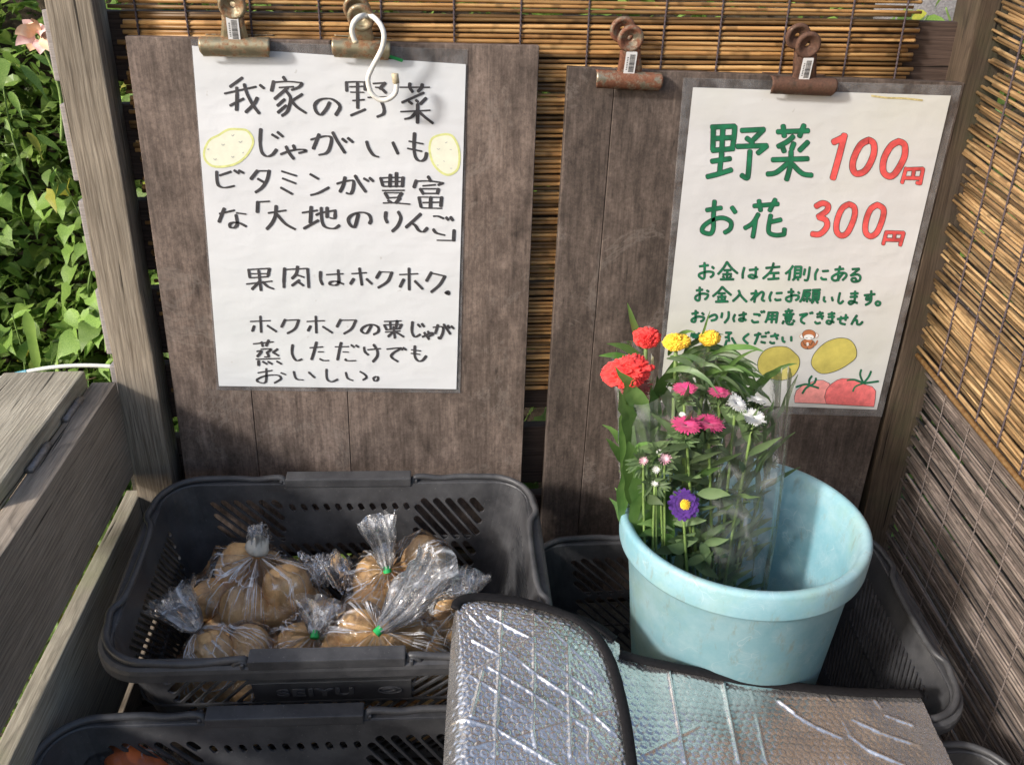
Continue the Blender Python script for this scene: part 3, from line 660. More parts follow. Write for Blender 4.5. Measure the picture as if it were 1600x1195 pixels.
blob(pb, to3b, 'K', '625,855 622,800 640,740 700,690 760,670 830,640 900,640 960,670 980,760 960,860 940,868', M['tomato_pale'], M['dark_ink'], .8, closed=False)
blob(pb, to3b, 'K', '930,868 912,800 930,730 970,680 1030,640 1080,622 1160,625 1220,650 1300,680 1370,700 1405,740 1400,820 1388,895', M['tomato_paint'], M['dark_ink'], .8, .00014, closed=False)
letters(pb, to3b, [('K', '640,705 720,680 775,685;790,600 765,640 770,690;830,620 820,660 780,690;855,715 810,700 770,690;700,765 730,720 770,690;1130,640 1200,635 1280,665;1265,540 1255,590 1285,665;1360,555 1335,610 1290,665;1430,650 1360,660 1290,670;1185,745 1210,700 1285,668')], M['green_ink'], lambda a, b: 2.6, M['dark_ink'], .7, name='tomato_calyx')
M['stain'] = simple('faded_tape_stain', (.50, .42, .20), .7, var=.3, vs_=300)
part('tape_stain', *(lambda V, F: (ribbon(V, F, [(1362, 150), (1385, 153), (1412, 154), (1441, 157)], lambda a, b: 3.0, to3b, .0001), (V, F))[1])([], []), M['stain'], pb)
part('green_tape_end', *(lambda V, F: (ribbon(V, F, [(608, 88), (616, 91), (628, 95)], lambda a, b: 5.0, to3a, .0001), (V, F))[1])([], []), M['tape'], pa)
def circ(cx_, cy_, rx, ry, n=12): return ' '.join('%f,%f' % (cx_ + rx * math.cos(2 * math.pi * k / n), cy_ + ry * math.sin(2 * math.pi * k / n)) for k in range(n))
blob(pb, to3b, 'J', circ(262, 1000, 26, 27), M['white_paint'], M['brown_paint'], .7, .00003, name='monkey_ear')
blob(pb, to3b, 'J', circ(440, 988, 27, 27), M['white_paint'], M['brown_paint'], .7, .00003, name='monkey_ear')
letters(pb, to3b, [('J', '395,1120 430,1100 455,1055')], M['brown_paint'], lambda a, b: 2.4, name='monkey_tail')
blob(pb, to3b, 'J', circ(335, 1095, 88, 64), M['brown_paint'], M['dark_ink'], .6, .00008, name='monkey_body')
blob(pb, to3b, 'J', circ(350, 978, 84, 62), M['brown_paint'], M['dark_ink'], .6, .00016, name='monkey_head')
blob(pb, to3b, 'J', circ(348, 1008, 62, 34), M['white_paint'], None, .6, .00030, name='monkey_face')
blob(pb, to3b, 'J', circ(332, 1095, 18, 22), M['white_paint'], None, .6, .00030, name='monkey_chest')
letters(pb, to3b, [('J', '310,1015 330,1020;368,1020 388,1022;270,1060 300,1110 325,1090;395,1060 370,1105 345,1090;325,1130 330,1155')], M['dark_ink'], lambda a, b: .8, name='monkey_line').location.y -= .0003

# ------------------------------------------------------------------ bamboo screens
def slat_mesh(L, r, seed, joints=True, seg=6, curve=0):
    rr = random.Random(seed); n = 9
    P, rad = [], []
    nodes = sorted(rr.uniform(0, 1) for _ in range(3))
    ts = sorted([i / n for i in range(n + 1)] + [a for k in nodes for a in (k - .004, k, k + .004) if 0 < a < 1])
    for t in ts:
        x = (t - .5) * L
        P.append(Vector((x, curve * .5 * math.sin(t * 3 + seed) + curve * noise.noise(Vector((t * 4, seed, 0))), curve * noise.noise(Vector((t * 4, seed, 9))))))
        bulge = 1.16 if (joints and any(abs(t - k) < 1e-6 for k in nodes)) else 1.0
        rad.append(r * bulge * (1 + .08 * math.sin(seed + t * 5)) * (1 - .12 * t))
    V, F = tube_vf(P, rad, seg, caps=True, upv=(0, 0, 1))
    me = bpy.data.meshes.new('slat'); me.from_pydata(V, [], F); me.polygons.foreach_set('use_smooth', [True] * len(F)); return me
def screen(name, label, origin, ax, upv, nrm, L, zs, rad, mats, cordpos, cordmat, curve, jit, skew, cordr=.0008, seed=1, ragged=.006):
    "ax: along slats from origin; upv: stacking direction; nrm: faces the viewer; every slat and cord is a part"
    rr = random.Random(seed)
    root = empty(name, origin + ax * L / 2, label, 'bamboo screen' if 'bamboo' in label else 'reed screen')
    meshes = [slat_mesh(L, rad * (1 + .22 * rr.uniform(-1, 1)), seed * 31 + k, True, 6, curve) for k in range(14)]
    for me in meshes: me.materials.append(mats)
    for k, s in enumerate(zs):
        me = meshes[rr.randrange(14)]
        o = bpy.data.objects.new('slat', me); col.objects.link(o); o.parent = root
        end = rr.gauss(0, ragged)
        p = origin + ax * (L / 2 + end) + upv * (s + rr.gauss(0, jit)) + nrm * rr.gauss(0, rad * .25)
        M3 = frame3(ax + upv * rr.gauss(0, skew) + nrm * rr.gauss(0, skew * .5), nrm)
        o.location = p - root.location
        o.rotation_euler = (M3 @ Matrix.Rotation(rr.uniform(0, 6.28), 3, 'X')).to_euler() if rr.random() < .5 else M3.to_euler()
    z0, z1 = min(zs), max(zs)
    for c in cordpos:
        V, F = [], []
        for sgn in (1, -1):
            P = []
            st = rad * 2.1; t = z0 - .004; k = 0
            while t < z1 + .004:
                wob = .0016 * noise.noise(Vector((t * 9, c * 50, 0)))
                P.append(origin + ax * (c + wob + sgn * .0007 * math.cos(k * 1.57)) + upv * t + nrm * (rad * 1.05 + cordr * .6 + sgn * .0005 * math.sin(k * 1.57))); t += st * .5; k += 1
            tube_vf(P, cordr, 5, V=V, F=F)
        part('cord', V, F, cordmat, root, True)
    return root
X0, Y0 = Vector((1, 0, 0)), Vector((0, 1, 0)); Zv = Vector((0, 0, 1))
xs_c = [at(x, 50, 1, .022).x + .314 for x in (216, 294, 395, 500, 597, 710, 812, 918, 1037, 1124, 1226, 1328, 1410)]
screen('bamboo_screen', 'golden bamboo slat screen hanging between the dark back boards and the two brown boards', Vector((-.314, .024, 0)), X0, Zv, -Y0, .889,
       [.958 + .0052 * k for k in range(102)], .0026, M['bamboo'], xs_c, M['cord'], .0012, .0005, .0012, .0008, 3, .004)
sd = Vector((0, -math.cos(math.radians(9)), -math.sin(math.radians(9))))      # the side screens dip towards the viewer
su = Vector((0, -math.sin(math.radians(9)), math.cos(math.radians(9)))); su = Vector((0, -su.y * -1, su.z)) if su.dot(sd) > 1e-3 else su
so_ = Vector((.668, -.004, 0))
screen('reed_screen', 'grey weathered reed screen on the right side, hanging below the golden one', Vector((.676, -.006, 0)), sd, Zv, Vector((-1, 0, 0)), .70,
       [.52 + .0036 * k for k in range(168)], .0019, M['oldreed'], [.05 + .062 * k for k in range(10)], M['oldcord'], .0024, .0007, .007, .0005, 5, .009)
scr2 = screen('reed_screen', 'golden reed screen at upper right with knotted dark cords', Vector((.656, -.008, 0)), sd, Zv, Vector((-1, 0, 0)), .62,
       [1.012 + .0039 * k for k in range(128)], .0021, M['reed'], [.052 + .048 * k for k in range(11)], M['cord'], .0022, .0006, .006, .0009, 8, .012)
Vt, Ft = tube_vf([Vector((.650, -.008, 1.007)) + sd * (.62 * t) for t in np.linspace(0, 1, 12)], .0034, 8)
o = part('slat', Vt, Ft, M['bamboo'], scr2, True); tag(o, 'thick pale bottom rail')

# ------------------------------------------------------------------ bulldog clips and hook
def clip(px_jaw, px_ring, wid, mat, sticker, label, lean=0.0, dark=False, back=True):
    "px_jaw: left and right ends of the jaw's lower lip; px_ring centre of the ring"
    a = at(*px_jaw[0], 1, -.006); b_ = at(*px_jaw[1], 1, -.006); c = (a + b_) / 2
    root = empty('bulldog_clip', c, label, 'clip', 'clips holding the sheets')
    ax = (b_ - a).normalized(); up = Vector((0, 1, 0)).cross(ax) * -1
    if up.z < 0: up = -up
    W = (b_ - a).length
    prof = [(-.0035, 0), (-.0068, .0015), (-.0105, .006), (-.0125, .011), (-.0105, .0165), (-.005, .0195), (.001, .0195), (.001, .0182), (-.0046, .0182), (-.0092, .0155), (-.011, .011), (-.0092, .0066), (-.0055, .0028), (-.0030, .0012)]
    V, F = [], []
    n = len(prof)
    for k, t in enumerate((0, .03, .97, 1)):
        for (y, z) in prof:
            off = .0022 if k in (0, 3) and z < .003 else 0
            V.append(a + ax * (W * t + (off if k == 0 else -off)) + Vector((0, y, 0)) + up * z)
    for k in range(3):
        for i in range(n): j = (i + 1) % n; F.append((k * n + i, k * n + j, (k + 1) * n + j, (k + 1) * n + i))
    F += [tuple(reversed(range(n))), tuple(3 * n + i for i in range(n))]
    part('jaw', V, F, mat, root, True)
    # back jaw behind the board
    V2 = [Vector((v.x, .0165 - (v.y), v.z)) for v in V]; part('back_jaw', V2, [tuple(reversed(f)) for f in F], mat, root, True)
    rc = at(*px_ring, 1, -.018)
    base_c = a + ax * (W * .5) + up * .018 + Vector((0, -.004, 0))
    d = rc - base_c; side = Vector((0, 1, 0)).cross(d).normalized()
    if side.x < 0: side = -side
    nr = d.cross(side).normalized()
    if nr.y > 0: nr = -nr
    V, F = [], []
    ts = np.linspace(0, .70, 9)
    for t in ts:
        p = base_c + d * t + nr * (.002 * math.sin(t * 3.1)); hw = .0165 - .0045 * math.sin(min(1, t * 1.3) * 1.57) if t < .6 else .0118
        hw = .0145 - .003 * min(1, t * 2)
        for s_, e in ((-1, 0), (-.7, .0012), (.7, .0012), (1, 0)): V.append(p + side * hw * s_ + nr * e)
        for s_, e in ((1, -.001), (-1, -.001)): V.append(p + side * hw * s_ + nr * e)
    for i in range(8):
        for k in range(6): k2 = (k + 1) % 6; F.append((i * 6 + k, i * 6 + k2, (i + 1) * 6 + k2, (i + 1) * 6 + k))
    part('arm', V, F, mat, root, True)
    M4 = Matrix.Translation(rc) @ Matrix((side, d.normalized(), -nr if False else nr)).transposed().to_4x4()
    prof = [(.0030, -.0030), (.0033, .0002), (.0050, .0010), (.0085, .0022), (.0105, .0042), (.0125, .0046), (.0141, .0034), (.0146, .0010), (.0138, -.0012), (.009, -.002), (.0030, -.0030)]
    V, F = lathe_vf(prof, 28, M4); part('ring', V, F, mat, root, True)
    if back:
        off = Vector((-.005, .020, .007)); V3 = [v + off for v in V]; part('back_ring', V3, F, mat, root, True)
        V, F = [], []
        tube_vf([base_c + Vector((0, .028, -.004)), rc + off - d * .25], .006, 8, V=V, F=F, flat=.3); part('back_arm', V, F, mat, root, True)
    if sticker:
        s0 = base_c + d * .32 + nr * .0040
        sd_ = (side * math.cos(lean) + d.normalized() * math.sin(lean)); su_ = nr.cross(sd_).normalized() * -1
        if su_.z < 0: su_ = -su_
        sx, sy = .0062, .0125
        bm = bmesh.new()
        pts = []
        for (qx, qy) in ((1, 1), (-1, 1), (-1, -1), (1, -1)):
            for k in range(4):
                an = {(1, 1): 0, (-1, 1): 90, (-1, -1): 180, (1, -1): 270}[(qx, qy)] + k * 30
                pts.append((qx * (sx - .0015) + .0015 * math.cos(math.radians(an)), qy * (sy - .0015) + .0015 * math.sin(math.radians(an))))
        V = [s0 + sd_ * x + su_ * y for x, y in pts] + [s0 + sd_ * x + su_ * y - nr * .0003 for x, y in pts]
        nn = len(pts); F = [tuple(range(nn)), tuple(reversed(range(nn, 2 * nn)))] + [(i, nn + i, nn + (i + 1) % nn, (i + 1) % nn) for i in range(nn)]
        st = part('sticker', V, F, M['sticker'], root)
        V, F = [], []; y = -sy * .78
        rr = random.Random(5)
        while y < sy * .78:
            h = rr.choice((.0003, .0005, .0008)); x0, x1 = -sx * .25, sx * .72
            V += [s0 + nr * .0002 + sd_ * x0 + su_ * y, s0 + nr * .0002 + sd_ * x1 + su_ * y, s0 + nr * .0002 + sd_ * x1 + su_ * (y + h), s0 + nr * .0002 + sd_ * x0 + su_ * (y + h)]
            k = len(V); F.append((k - 4, k - 3, k - 2, k - 1)); y += h + rr.choice((.0003, .0005))
        for q in range(8):
            y = -sy * .6 + q * sy * .15; V += [s0 + nr * .0002 + sd_ * x_ + su_ * y_ for x_, y_ in ((-sx * .7, y), (-sx * .45, y), (-sx * .45, y + .0009), (-sx * .7, y + .0009))]
            k = len(V); F.append((k - 4, k - 3, k - 2, k - 1))
        part('barcode', V, F, M['ink'], st)
    return root
clip(((316, 88), (425, 89)), (363, 8), .08, M['rust1'], True, 'leftmost rusty clip with barcode sticker above the handwritten sheet', .05)
clip(((520, 89), (610, 94)), (564, 27), .07, M['rust1'], False, 'rusty clip without a sticker with the white hook hanging through its ring', 0)
clip(((928, 137), (1030, 142)), (985, 60), .08, M['rust2'], True, 'heavily rusted clip with tilted sticker on the bare left part of the darker board', -.12)
clip(((1199, 146), (1299, 150)), (1262, 70), .08, M['rust3'], True, 'dark brown clip with sticker holding the yellowed price sheet', -.12)
hp = [(555, 66, -.030), (550, 50, -.032), (553, 35, -.034), (563, 26, -.030), (573, 25, -.020), (583, 27, -.024), (595, 40, -.032), (600, 57, -.034), (596, 78, -.032), (582, 105, -.03), (575, 124, -.03), (580, 145, -.03), (593, 156, -.03), (607, 155, -.031), (618, 145, -.031), (620, 128, -.031)]
hk = empty('wire_hook', at(590, 90, 1, -.03), 'white vinyl coated hook hanging through the ring of the second clip', 'hook')
V, F = tube_vf(catmull([at(x, y, 1, d) for x, y, d in hp], 6), .0028, 10); part('hook_wire', V, F, M['hook'], hk, True)
V, F = tube_vf([at(619.5, 131, 1, -.031), at(619, 130, 1, -.031), at(617, 116, 1, -.031), at(617, 115, 1, -.031)], [.002, .0037, .0037, .003], 12); part('end_cap', V, F, M['cap'], hk, True)
V, F = tube_vf([at(555, 64, 1, -.030), at(556, 68, 1, -.030)], [.0033, .0031], 10); part('end_cap', V, F, M['cap'], hk, True)


# ------------------------------------------------------------------ shopping crates
BW, BL, BH = .444, .272, .215
TAPX, TAPY = .82, .78
def poly_holes_mesh(outer, holes, thick):
    cu = bpy.data.curves.new('tmp', 'CURVE'); cu.dimensions = '2D'; cu.fill_mode = 'BOTH'; cu.extrude = thick / 2
    for ring in [outer] + holes:
        sp = cu.splines.new('POLY'); sp.points.add(len(ring) - 1); sp.use_cyclic_u = True
        for p, (x, y) in zip(sp.points, ring): p.co = (x, y, 0, 1)
    ob = bpy.data.objects.new('tmp', cu); col.objects.link(ob)
    dg = bpy.context.evaluated_depsgraph_get(); dg.update()
    me = bpy.data.meshes.new_from_object(ob.evaluated_get(dg))
    V = [v.co.copy() for v in me.vertices]; F = [tuple(p.vertices) for p in me.polygons]
    bpy.data.objects.remove(ob); bpy.data.curves.remove(cu); bpy.data.meshes.remove(me)
    return V, F
def capsule(x0, v0, x1, v1, r, k=5):
    a = math.atan2(v1 - v0, x1 - x0); out = []
    for c_, s_ in (((x1, v1), a - math.pi / 2), ((x0, v0), a + math.pi / 2)):
        for i in range(k + 1):
            t = s_ + math.pi * i / k; out.append((c_[0] + r * math.cos(t), c_[1] + r * math.sin(t)))
    return out
def clip_slot(x, v0, v1, sl, uL, uR, r):
    "slot from (x,v0) going down with slope sl = dx/dv, clipped to [uL,uR]"
    a, b_ = v0, v1
    if sl > 0:
        a = max(a, v0 + (uL - x) / sl); b_ = min(b_, v0 + (uR - x) / sl)
    if b_ - a < .003: return None
    return capsule(x + sl * (a - v0), a, x + sl * (b_ - v0), b_, r)
def basket_mesh():
    V, F = [], []
    rc = .038; t = .0026
    def add(Vn, Fn):
        b_ = len(V); V.extend(Vn); F.extend(tuple(q + b_ for q in f) for f in Fn)
    def wall_pt(side, u, v, d):
        "side 0 far,1 right,2 near,3 left; u along as seen from inside left->right; v depth from rim; d outward"
        k = v / BH; sx = 1 - (1 - TAPX) * k; sy = 1 - (1 - TAPY) * k
        if side == 0: return Vector((u * sx, BL / 2 * sy + d, -v))
        if side == 2: return Vector((-u * sx, -BL / 2 * sy - d, -v))
        if side == 1: return Vector((BW / 2 * sx + d, -u * sy, -v))
        return Vector((-BW / 2 * sx - d, u * sy, -v))
    for side in range(4):
        hw = (BW / 2 if side in (0, 2) else BL / 2) - rc
        holes = []
        tiers = [(.025, .080), (.091, .146), (.156, .198)]
        if side in (0, 2):
            r = .0044; pitch = .0160; sl = .92; mid = .082
            for ti, (a, b_) in enumerate(tiers):
                if ti == 0:
                    groups = [(-hw + .006, -mid - .004), (mid + .002, hw - .006)]
                else: groups = [(-hw + .006, hw - .006)]
                for gl, gr in groups:
                    x = gl - (b_ - a) * sl - pitch
                    x = math.floor(x / pitch) * pitch
                    while x < gr:
                        s = clip_slot(x, a, b_, sl, gl + r, gr - r, r)
                        if s: holes.append(s)
                        x += pitch
            for k in range(-5, 6): holes.append(capsule(k * .0148 - .0012, .0305, k * .0148 + .0012, .0355, .0034))
            if side == 2: pass
        else:
            r = .0027; pitch = .0095; sl = .55
            for ti, (a, b_) in enumerate([(.034, .098), (.106, .19)]):
                x = -hw - .06
                while x < hw:
                    s = clip_slot(x, a, b_, sl, -hw + .004 + r, hw - .004 - r, r)
                    if s: holes.append(s)
                    x += pitch
        outer = [(-hw, 0), (hw, 0), (hw, BH), (-hw, BH)]
        Vp, Fp = poly_holes_mesh(outer, holes, t)
        add([wall_pt(side, p.x, p.y, p.z) for p in Vp], Fp)
    # corners
    for cx_, cy_, a0 in ((1, 1, 0), (-1, 1, 90), (-1, -1, 180), (1, -1, 270)):
        Vn, Fn = [], []; NA = 8; NV = 2
        for layer in (0, 1):
            for j in range(NV + 1):
                v = BH * j / NV; k = v / BH; sx = 1 - (1 - TAPX) * k; sy = 1 - (1 - TAPY) * k
                d = (t / 2) * (1 if layer else -1)
                for i in range(NA + 1):
                    an = math.radians(a0 + 90 * i / NA)
                    px = (cx_ * (BW / 2 - rc) + rc * math.cos(an)) * sx + d * math.cos(an); py = (cy_ * (BL / 2 - rc) + rc * math.sin(an)) * sy + d * math.sin(an)
                    Vn.append(Vector((px, py, -v)))
        q = (NV + 1) * (NA + 1)
        for j in range(NV):
            for i in range(NA):
                a = j * (NA + 1) + i; Fn.append((a, a + 1, a + NA + 2, a + NA + 1)); Fn.append((q + a, q + a + NA + 1, q + a + NA + 2, q + a + 1))
        add(Vn, Fn)
    # floor with lattice of slots
    fx, fy = BW / 2 * TAPX - .004, BL / 2 * TAPY - .004
    holes = [capsule(x, y, x + .02, y, .004) for x in np.arange(-fx + .03, fx - .04, .036) for y in np.arange(-fy + .02, fy - .01, .018)]
    Vp, Fp = poly_holes_mesh([(-fx, -fy), (fx, -fy), (fx, fy), (-fx, fy)], holes, .003)
    add([Vector((p.x, p.y, -BH + p.z)) for p in Vp], Fp)
    # horizontal stiffening ribs and rim flange
    def rrect(wx, wy, r, n=8):
        out = []
        for cx_, cy_, a0 in ((1, 1, 0), (-1, 1, 90), (-1, -1, 180), (1, -1, 270)):
            for i in range(n + 1):
                an = math.radians(a0 + 90 * i / n); out.append((cx_ * (wx - r) + r * math.cos(an), cy_ * (wy - r) + r * math.sin(an), math.cos(an), math.sin(an)))
        return out
    def sweep(profile, wx, wy, r, z0=0):
        path = rrect(wx, wy, r); n = len(path); m_ = len(profile); Vn, Fn = [], []
        for (x, y, nx_, ny_) in path:
            for (o, z) in profile: Vn.append(Vector((x + nx_ * o, y + ny_ * o, z0 + z)))
        for i in range(n):
            j = (i + 1) % n
            for k in range(m_):
                k2 = (k + 1) % m_; Fn.append((i * m_ + k, j * m_ + k, j * m_ + k2, i * m_ + k2))
        add(Vn, Fn)
    sweep([(-.002, -.014), (-.0016, -.002), (.001, .0006), (.010, .0006), (.0135, -.0015), (.0150, -.006), (.0150, -.016), (.0128, -.016), (.0128, -.006), (.0105, -.002), (.002, -.002), (.001, -.014)], BW / 2, BL / 2, rc)
    for v in (.082, .140):
        k = v / BH; sweep([(.0014, .0012), (.0034, .0012), (.0034, -.0012), (.0014, -.0012)], BW / 2 * (1 - (1 - TAPX) * k), BL / 2 * (1 - (1 - TAPY) * k), rc * .85, -v)
    # raised bars between the handle hooks
    bm = bmesh.new()
    for s in (1, -1):
        box_vf(bm, Vector((0, s * (BL / 2 + .0055), .0035)), (.156, .0175, .013), None, .0016, 2)
    for s in (1, -1):
        for sx_ in (1, -1):
            box_vf(bm, Vector((sx_ * .084, s * (BL / 2 + .007), -.004)), (.004, .014, .018), None, .001, 1)
    bm.verts.ensure_lookup_table(); Vn = [v.co.copy() for v in bm.verts]; Fn = [tuple(v.index for v in f.verts) for f in bm.faces]
    bm.verts.index_update(); Fn = [tuple(v.index for v in f.verts) for f in bm.faces]; bm.free(); add(Vn, Fn)
    me = bpy.data.meshes.new('body'); me.from_pydata(V, [], F)
    bm = bmesh.new(); bm.from_mesh(me); bmesh.ops.recalc_face_normals(bm, faces=bm.faces); bm.to_mesh(me); bm.free()
    me.materials.append(M['black'])
    me.polygons.foreach_set('use_smooth', [False] * len(me.polygons))
    return me
def handle_mesh(s):
    wx, wy, r = BW / 2 + .007, BL / 2 + .007, .052
    P = []
    P += [(s * .088, wy - .002, -.008), (s * .0805, wy - .004, -.004), (s * .082, wy - .001, .004), (s * .092, wy, .0058), (s * .115, wy, .0028), (s * .14, wy + .002, .0035)]
    for i in range(9):
        an = math.radians(90 - 90 * i / 8); P.append((s * (wx - r + r * math.cos(an)), wy - r + r * math.sin(an), .0045))
    P += [(s * (wx + .002), wy - r - .018, .0045), (s * (wx - .007), wy - r - .038, .0045), (s * (wx - .009), 0, .0045)]
    Q = [(x, -y, z) for x, y, z in reversed(P[:-1])]
    V, F = tube_vf(catmull(P + Q, 4), .0039, 10)
    # curled eyes round the hooks
    for sy in (1, -1):
        ring = [Vector((s * .086 + .0072 * math.cos(a), sy * (wy + .0015), -.003 + .0072 * math.sin(a))) for a in np.linspace(0, 2 * math.pi, 17)[:-1]]
        tube_vf(ring, .0030, 8, closed=True, V=V, F=F, upv=(0, 1, 0))
    me = bpy.data.meshes.new('handle'); me.from_pydata(V, [], F); me.materials.append(M['black'])
    me.polygons.foreach_set('use_smooth', [True] * len(F)); return me
BODY = basket_mesh(); HAND = [handle_mesh(1), handle_mesh(-1)]
def text_mesh(s, size, ex):
    cu = bpy.data.curves.new('t', 'FONT'); cu.body = s; cu.size = size; cu.extrude = ex; cu.bevel_depth = .0002; cu.align_x = 'CENTER'; cu.space_character = 1.12; cu.offset = .0004
    ob = bpy.data.objects.new('t', cu); col.objects.link(ob)
    dg = bpy.context.evaluated_depsgraph_get(); dg.update(); me = bpy.data.meshes.new_from_object(ob.evaluated_get(dg))
    bpy.data.objects.remove(ob); bpy.data.curves.remove(cu); return me
def basket(label, pos, tilt, yaw=0, roll=0, text=False):
    root = empty('shopping_basket', pos, label, 'basket', 'charcoal shopping baskets used as crates')
    M3 = Matrix.Rotation(yaw, 3, 'Z') @ Matrix.Rotation(tilt, 3, 'X') @ Matrix.Rotation(roll, 3, 'Y'); root.rotation_euler = M3.to_euler()
    link('body', BODY, None, root)
    for h in HAND: link('handle', h, None, root)
    if True:
        # plain name plate on the near wall with the raised shop lettering
        for side in ((-1,) if text else ()):
            k = .068 / BH; yw = -(BL / 2 * (1 - (1 - TAPY) * k)) - .0013; ta = math.atan2(BL / 2 * (1 - TAPY), BH)
            Rm = Matrix.Rotation(math.radians(90) + ta, 4, 'X')
            bm = bmesh.new(); box_vf(bm, Vector((0, 0, 0)), (.166, .0365, .0016), None, .0005, 1)
            me = bpy.data.meshes.new('name_plate'); bm.to_mesh(me); bm.free(); me.materials.append(M['black'])
            o = link('name_plate', me, None, root); o.matrix_local = Matrix.Translation((0, yw - .0004, -.0640)) @ Rm
            tm = text_mesh('SEIYU', .019, .0005); tm.transform(Matrix.Translation((-.018, -.0065, .0013)) @ Matrix.Diagonal((1.55, 1, 1, 1)))
            lt = link('raised_lettering', tm, M['blackm'], o)
            ring = [Vector((.060 + .0125 * math.cos(a), .0062 * math.sin(a), .0012)) for a in np.linspace(0, 2 * math.pi, 25)[:-1]]
            V, F = tube_vf(ring, .0008, 6, closed=True)
            sw_ = [Vector((.052 + .0145 * t, .0006 + .0030 * math.sin(t * 3.1), .0012)) for t in np.linspace(0, 1, 8)]
            tube_vf(sw_, .0008, 6, V=V, F=F); sw_ = [Vector((.0525 + .013 * t, .0002 - .0028 * math.sin(t * 3.1), .0012)) for t in np.linspace(0, 1, 8)]; tube_vf(sw_, .0008, 6, V=V, F=F)
            me = bpy.data.meshes.new('raised_emblem'); me.from_pydata(V, [], F); link('raised_emblem', me, M['blackm'], o)
    return root, Matrix.Translation(pos) @ M3.to_4x4()
M['blackm'] = simple('worn_charcoal_plastic', (.10, .10, .105), .5, var=.3, vs_=200)
bk1, MB1 = basket('charcoal basket in the middle full of bagged potatoes, raised lettering on its near wall', (-.101, -.195, .853), .125, -.021, .018, True)
bk2, MB2 = basket('charcoal basket at the bottom left with a bag of carrots in its corner', (-.148, -.496, .764), .125, 0, .05)
bk3, MB3 = basket('charcoal basket at the right holding the blue bucket', (.357, -.232, .765), .17, -.01, .0)
q = at(1535, 1178, 2, .70)
bk4, MB4 = basket('charcoal basket in the bottom right corner mostly hidden below the silver sheet', (q.x - BW / 2 + .01, q.y - BL / 2, .69), .125)

# ------------------------------------------------------------------ potatoes and their bags
def blob_mesh(name, seed, sub=3, amp=.12, sc=(1, 1, 1)):
    bm = bmesh.new(); bmesh.ops.create_icosphere(bm, subdivisions=sub, radius=1)
    for v in bm.verts:
        d = v.co.normalized(); n1 = noise.noise(d * 1.1 + Vector((seed * 3.7, 0, 0))); n2 = noise.noise(d * 3 + Vector((0, seed * 5.1, 0)))
        v.co = Vector((d.x * sc[0], d.y * sc[1], d.z * sc[2])) * (1 + amp * n1 + amp * .25 * n2)
    for k in range(5):
        rr = random.Random(seed * 10 + k); e = Vector((rr.gauss(0, 1), rr.gauss(0, 1), rr.gauss(0, 1))).normalized()
        for v in bm.verts:
            dd = (v.co.normalized() - e).length
            if dd < .18: v.co *= 1 - .035 * (1 - dd / .18)
    me = bpy.data.meshes.new(name); bm.to_mesh(me); bm.free(); me.polygons.foreach_set('use_smooth', [True] * len(me.polygons)); return me
PM = [blob_mesh('potato', k, 3, .16, (1.12 + .05 * (k % 3), 1.0, .92)) for k in range(6)]
for me in PM: me.materials.append(M['potato'])
pot_n = [0]
def potato(c, r, label, k=None):
    rr = random.Random(pot_n[0]); pot_n[0] += 1
    o = bpy.data.objects.new('potato', PM[rr.randrange(6)]); col.objects.link(o); o.location = c; o.scale = (r, r, r)
    o.rotation_euler = (rr.uniform(0, 6), rr.uniform(0, 6), rr.uniform(0, 6))
    return tag(o, label, 'potato', 'bagged potatoes')
def setpleat(o, A):
    at_ = o.data.attributes.new('pleat', 'FLOAT_VECTOR', 'POINT'); at_.data.foreach_set('vector', [c for a in A for c in a]); return o
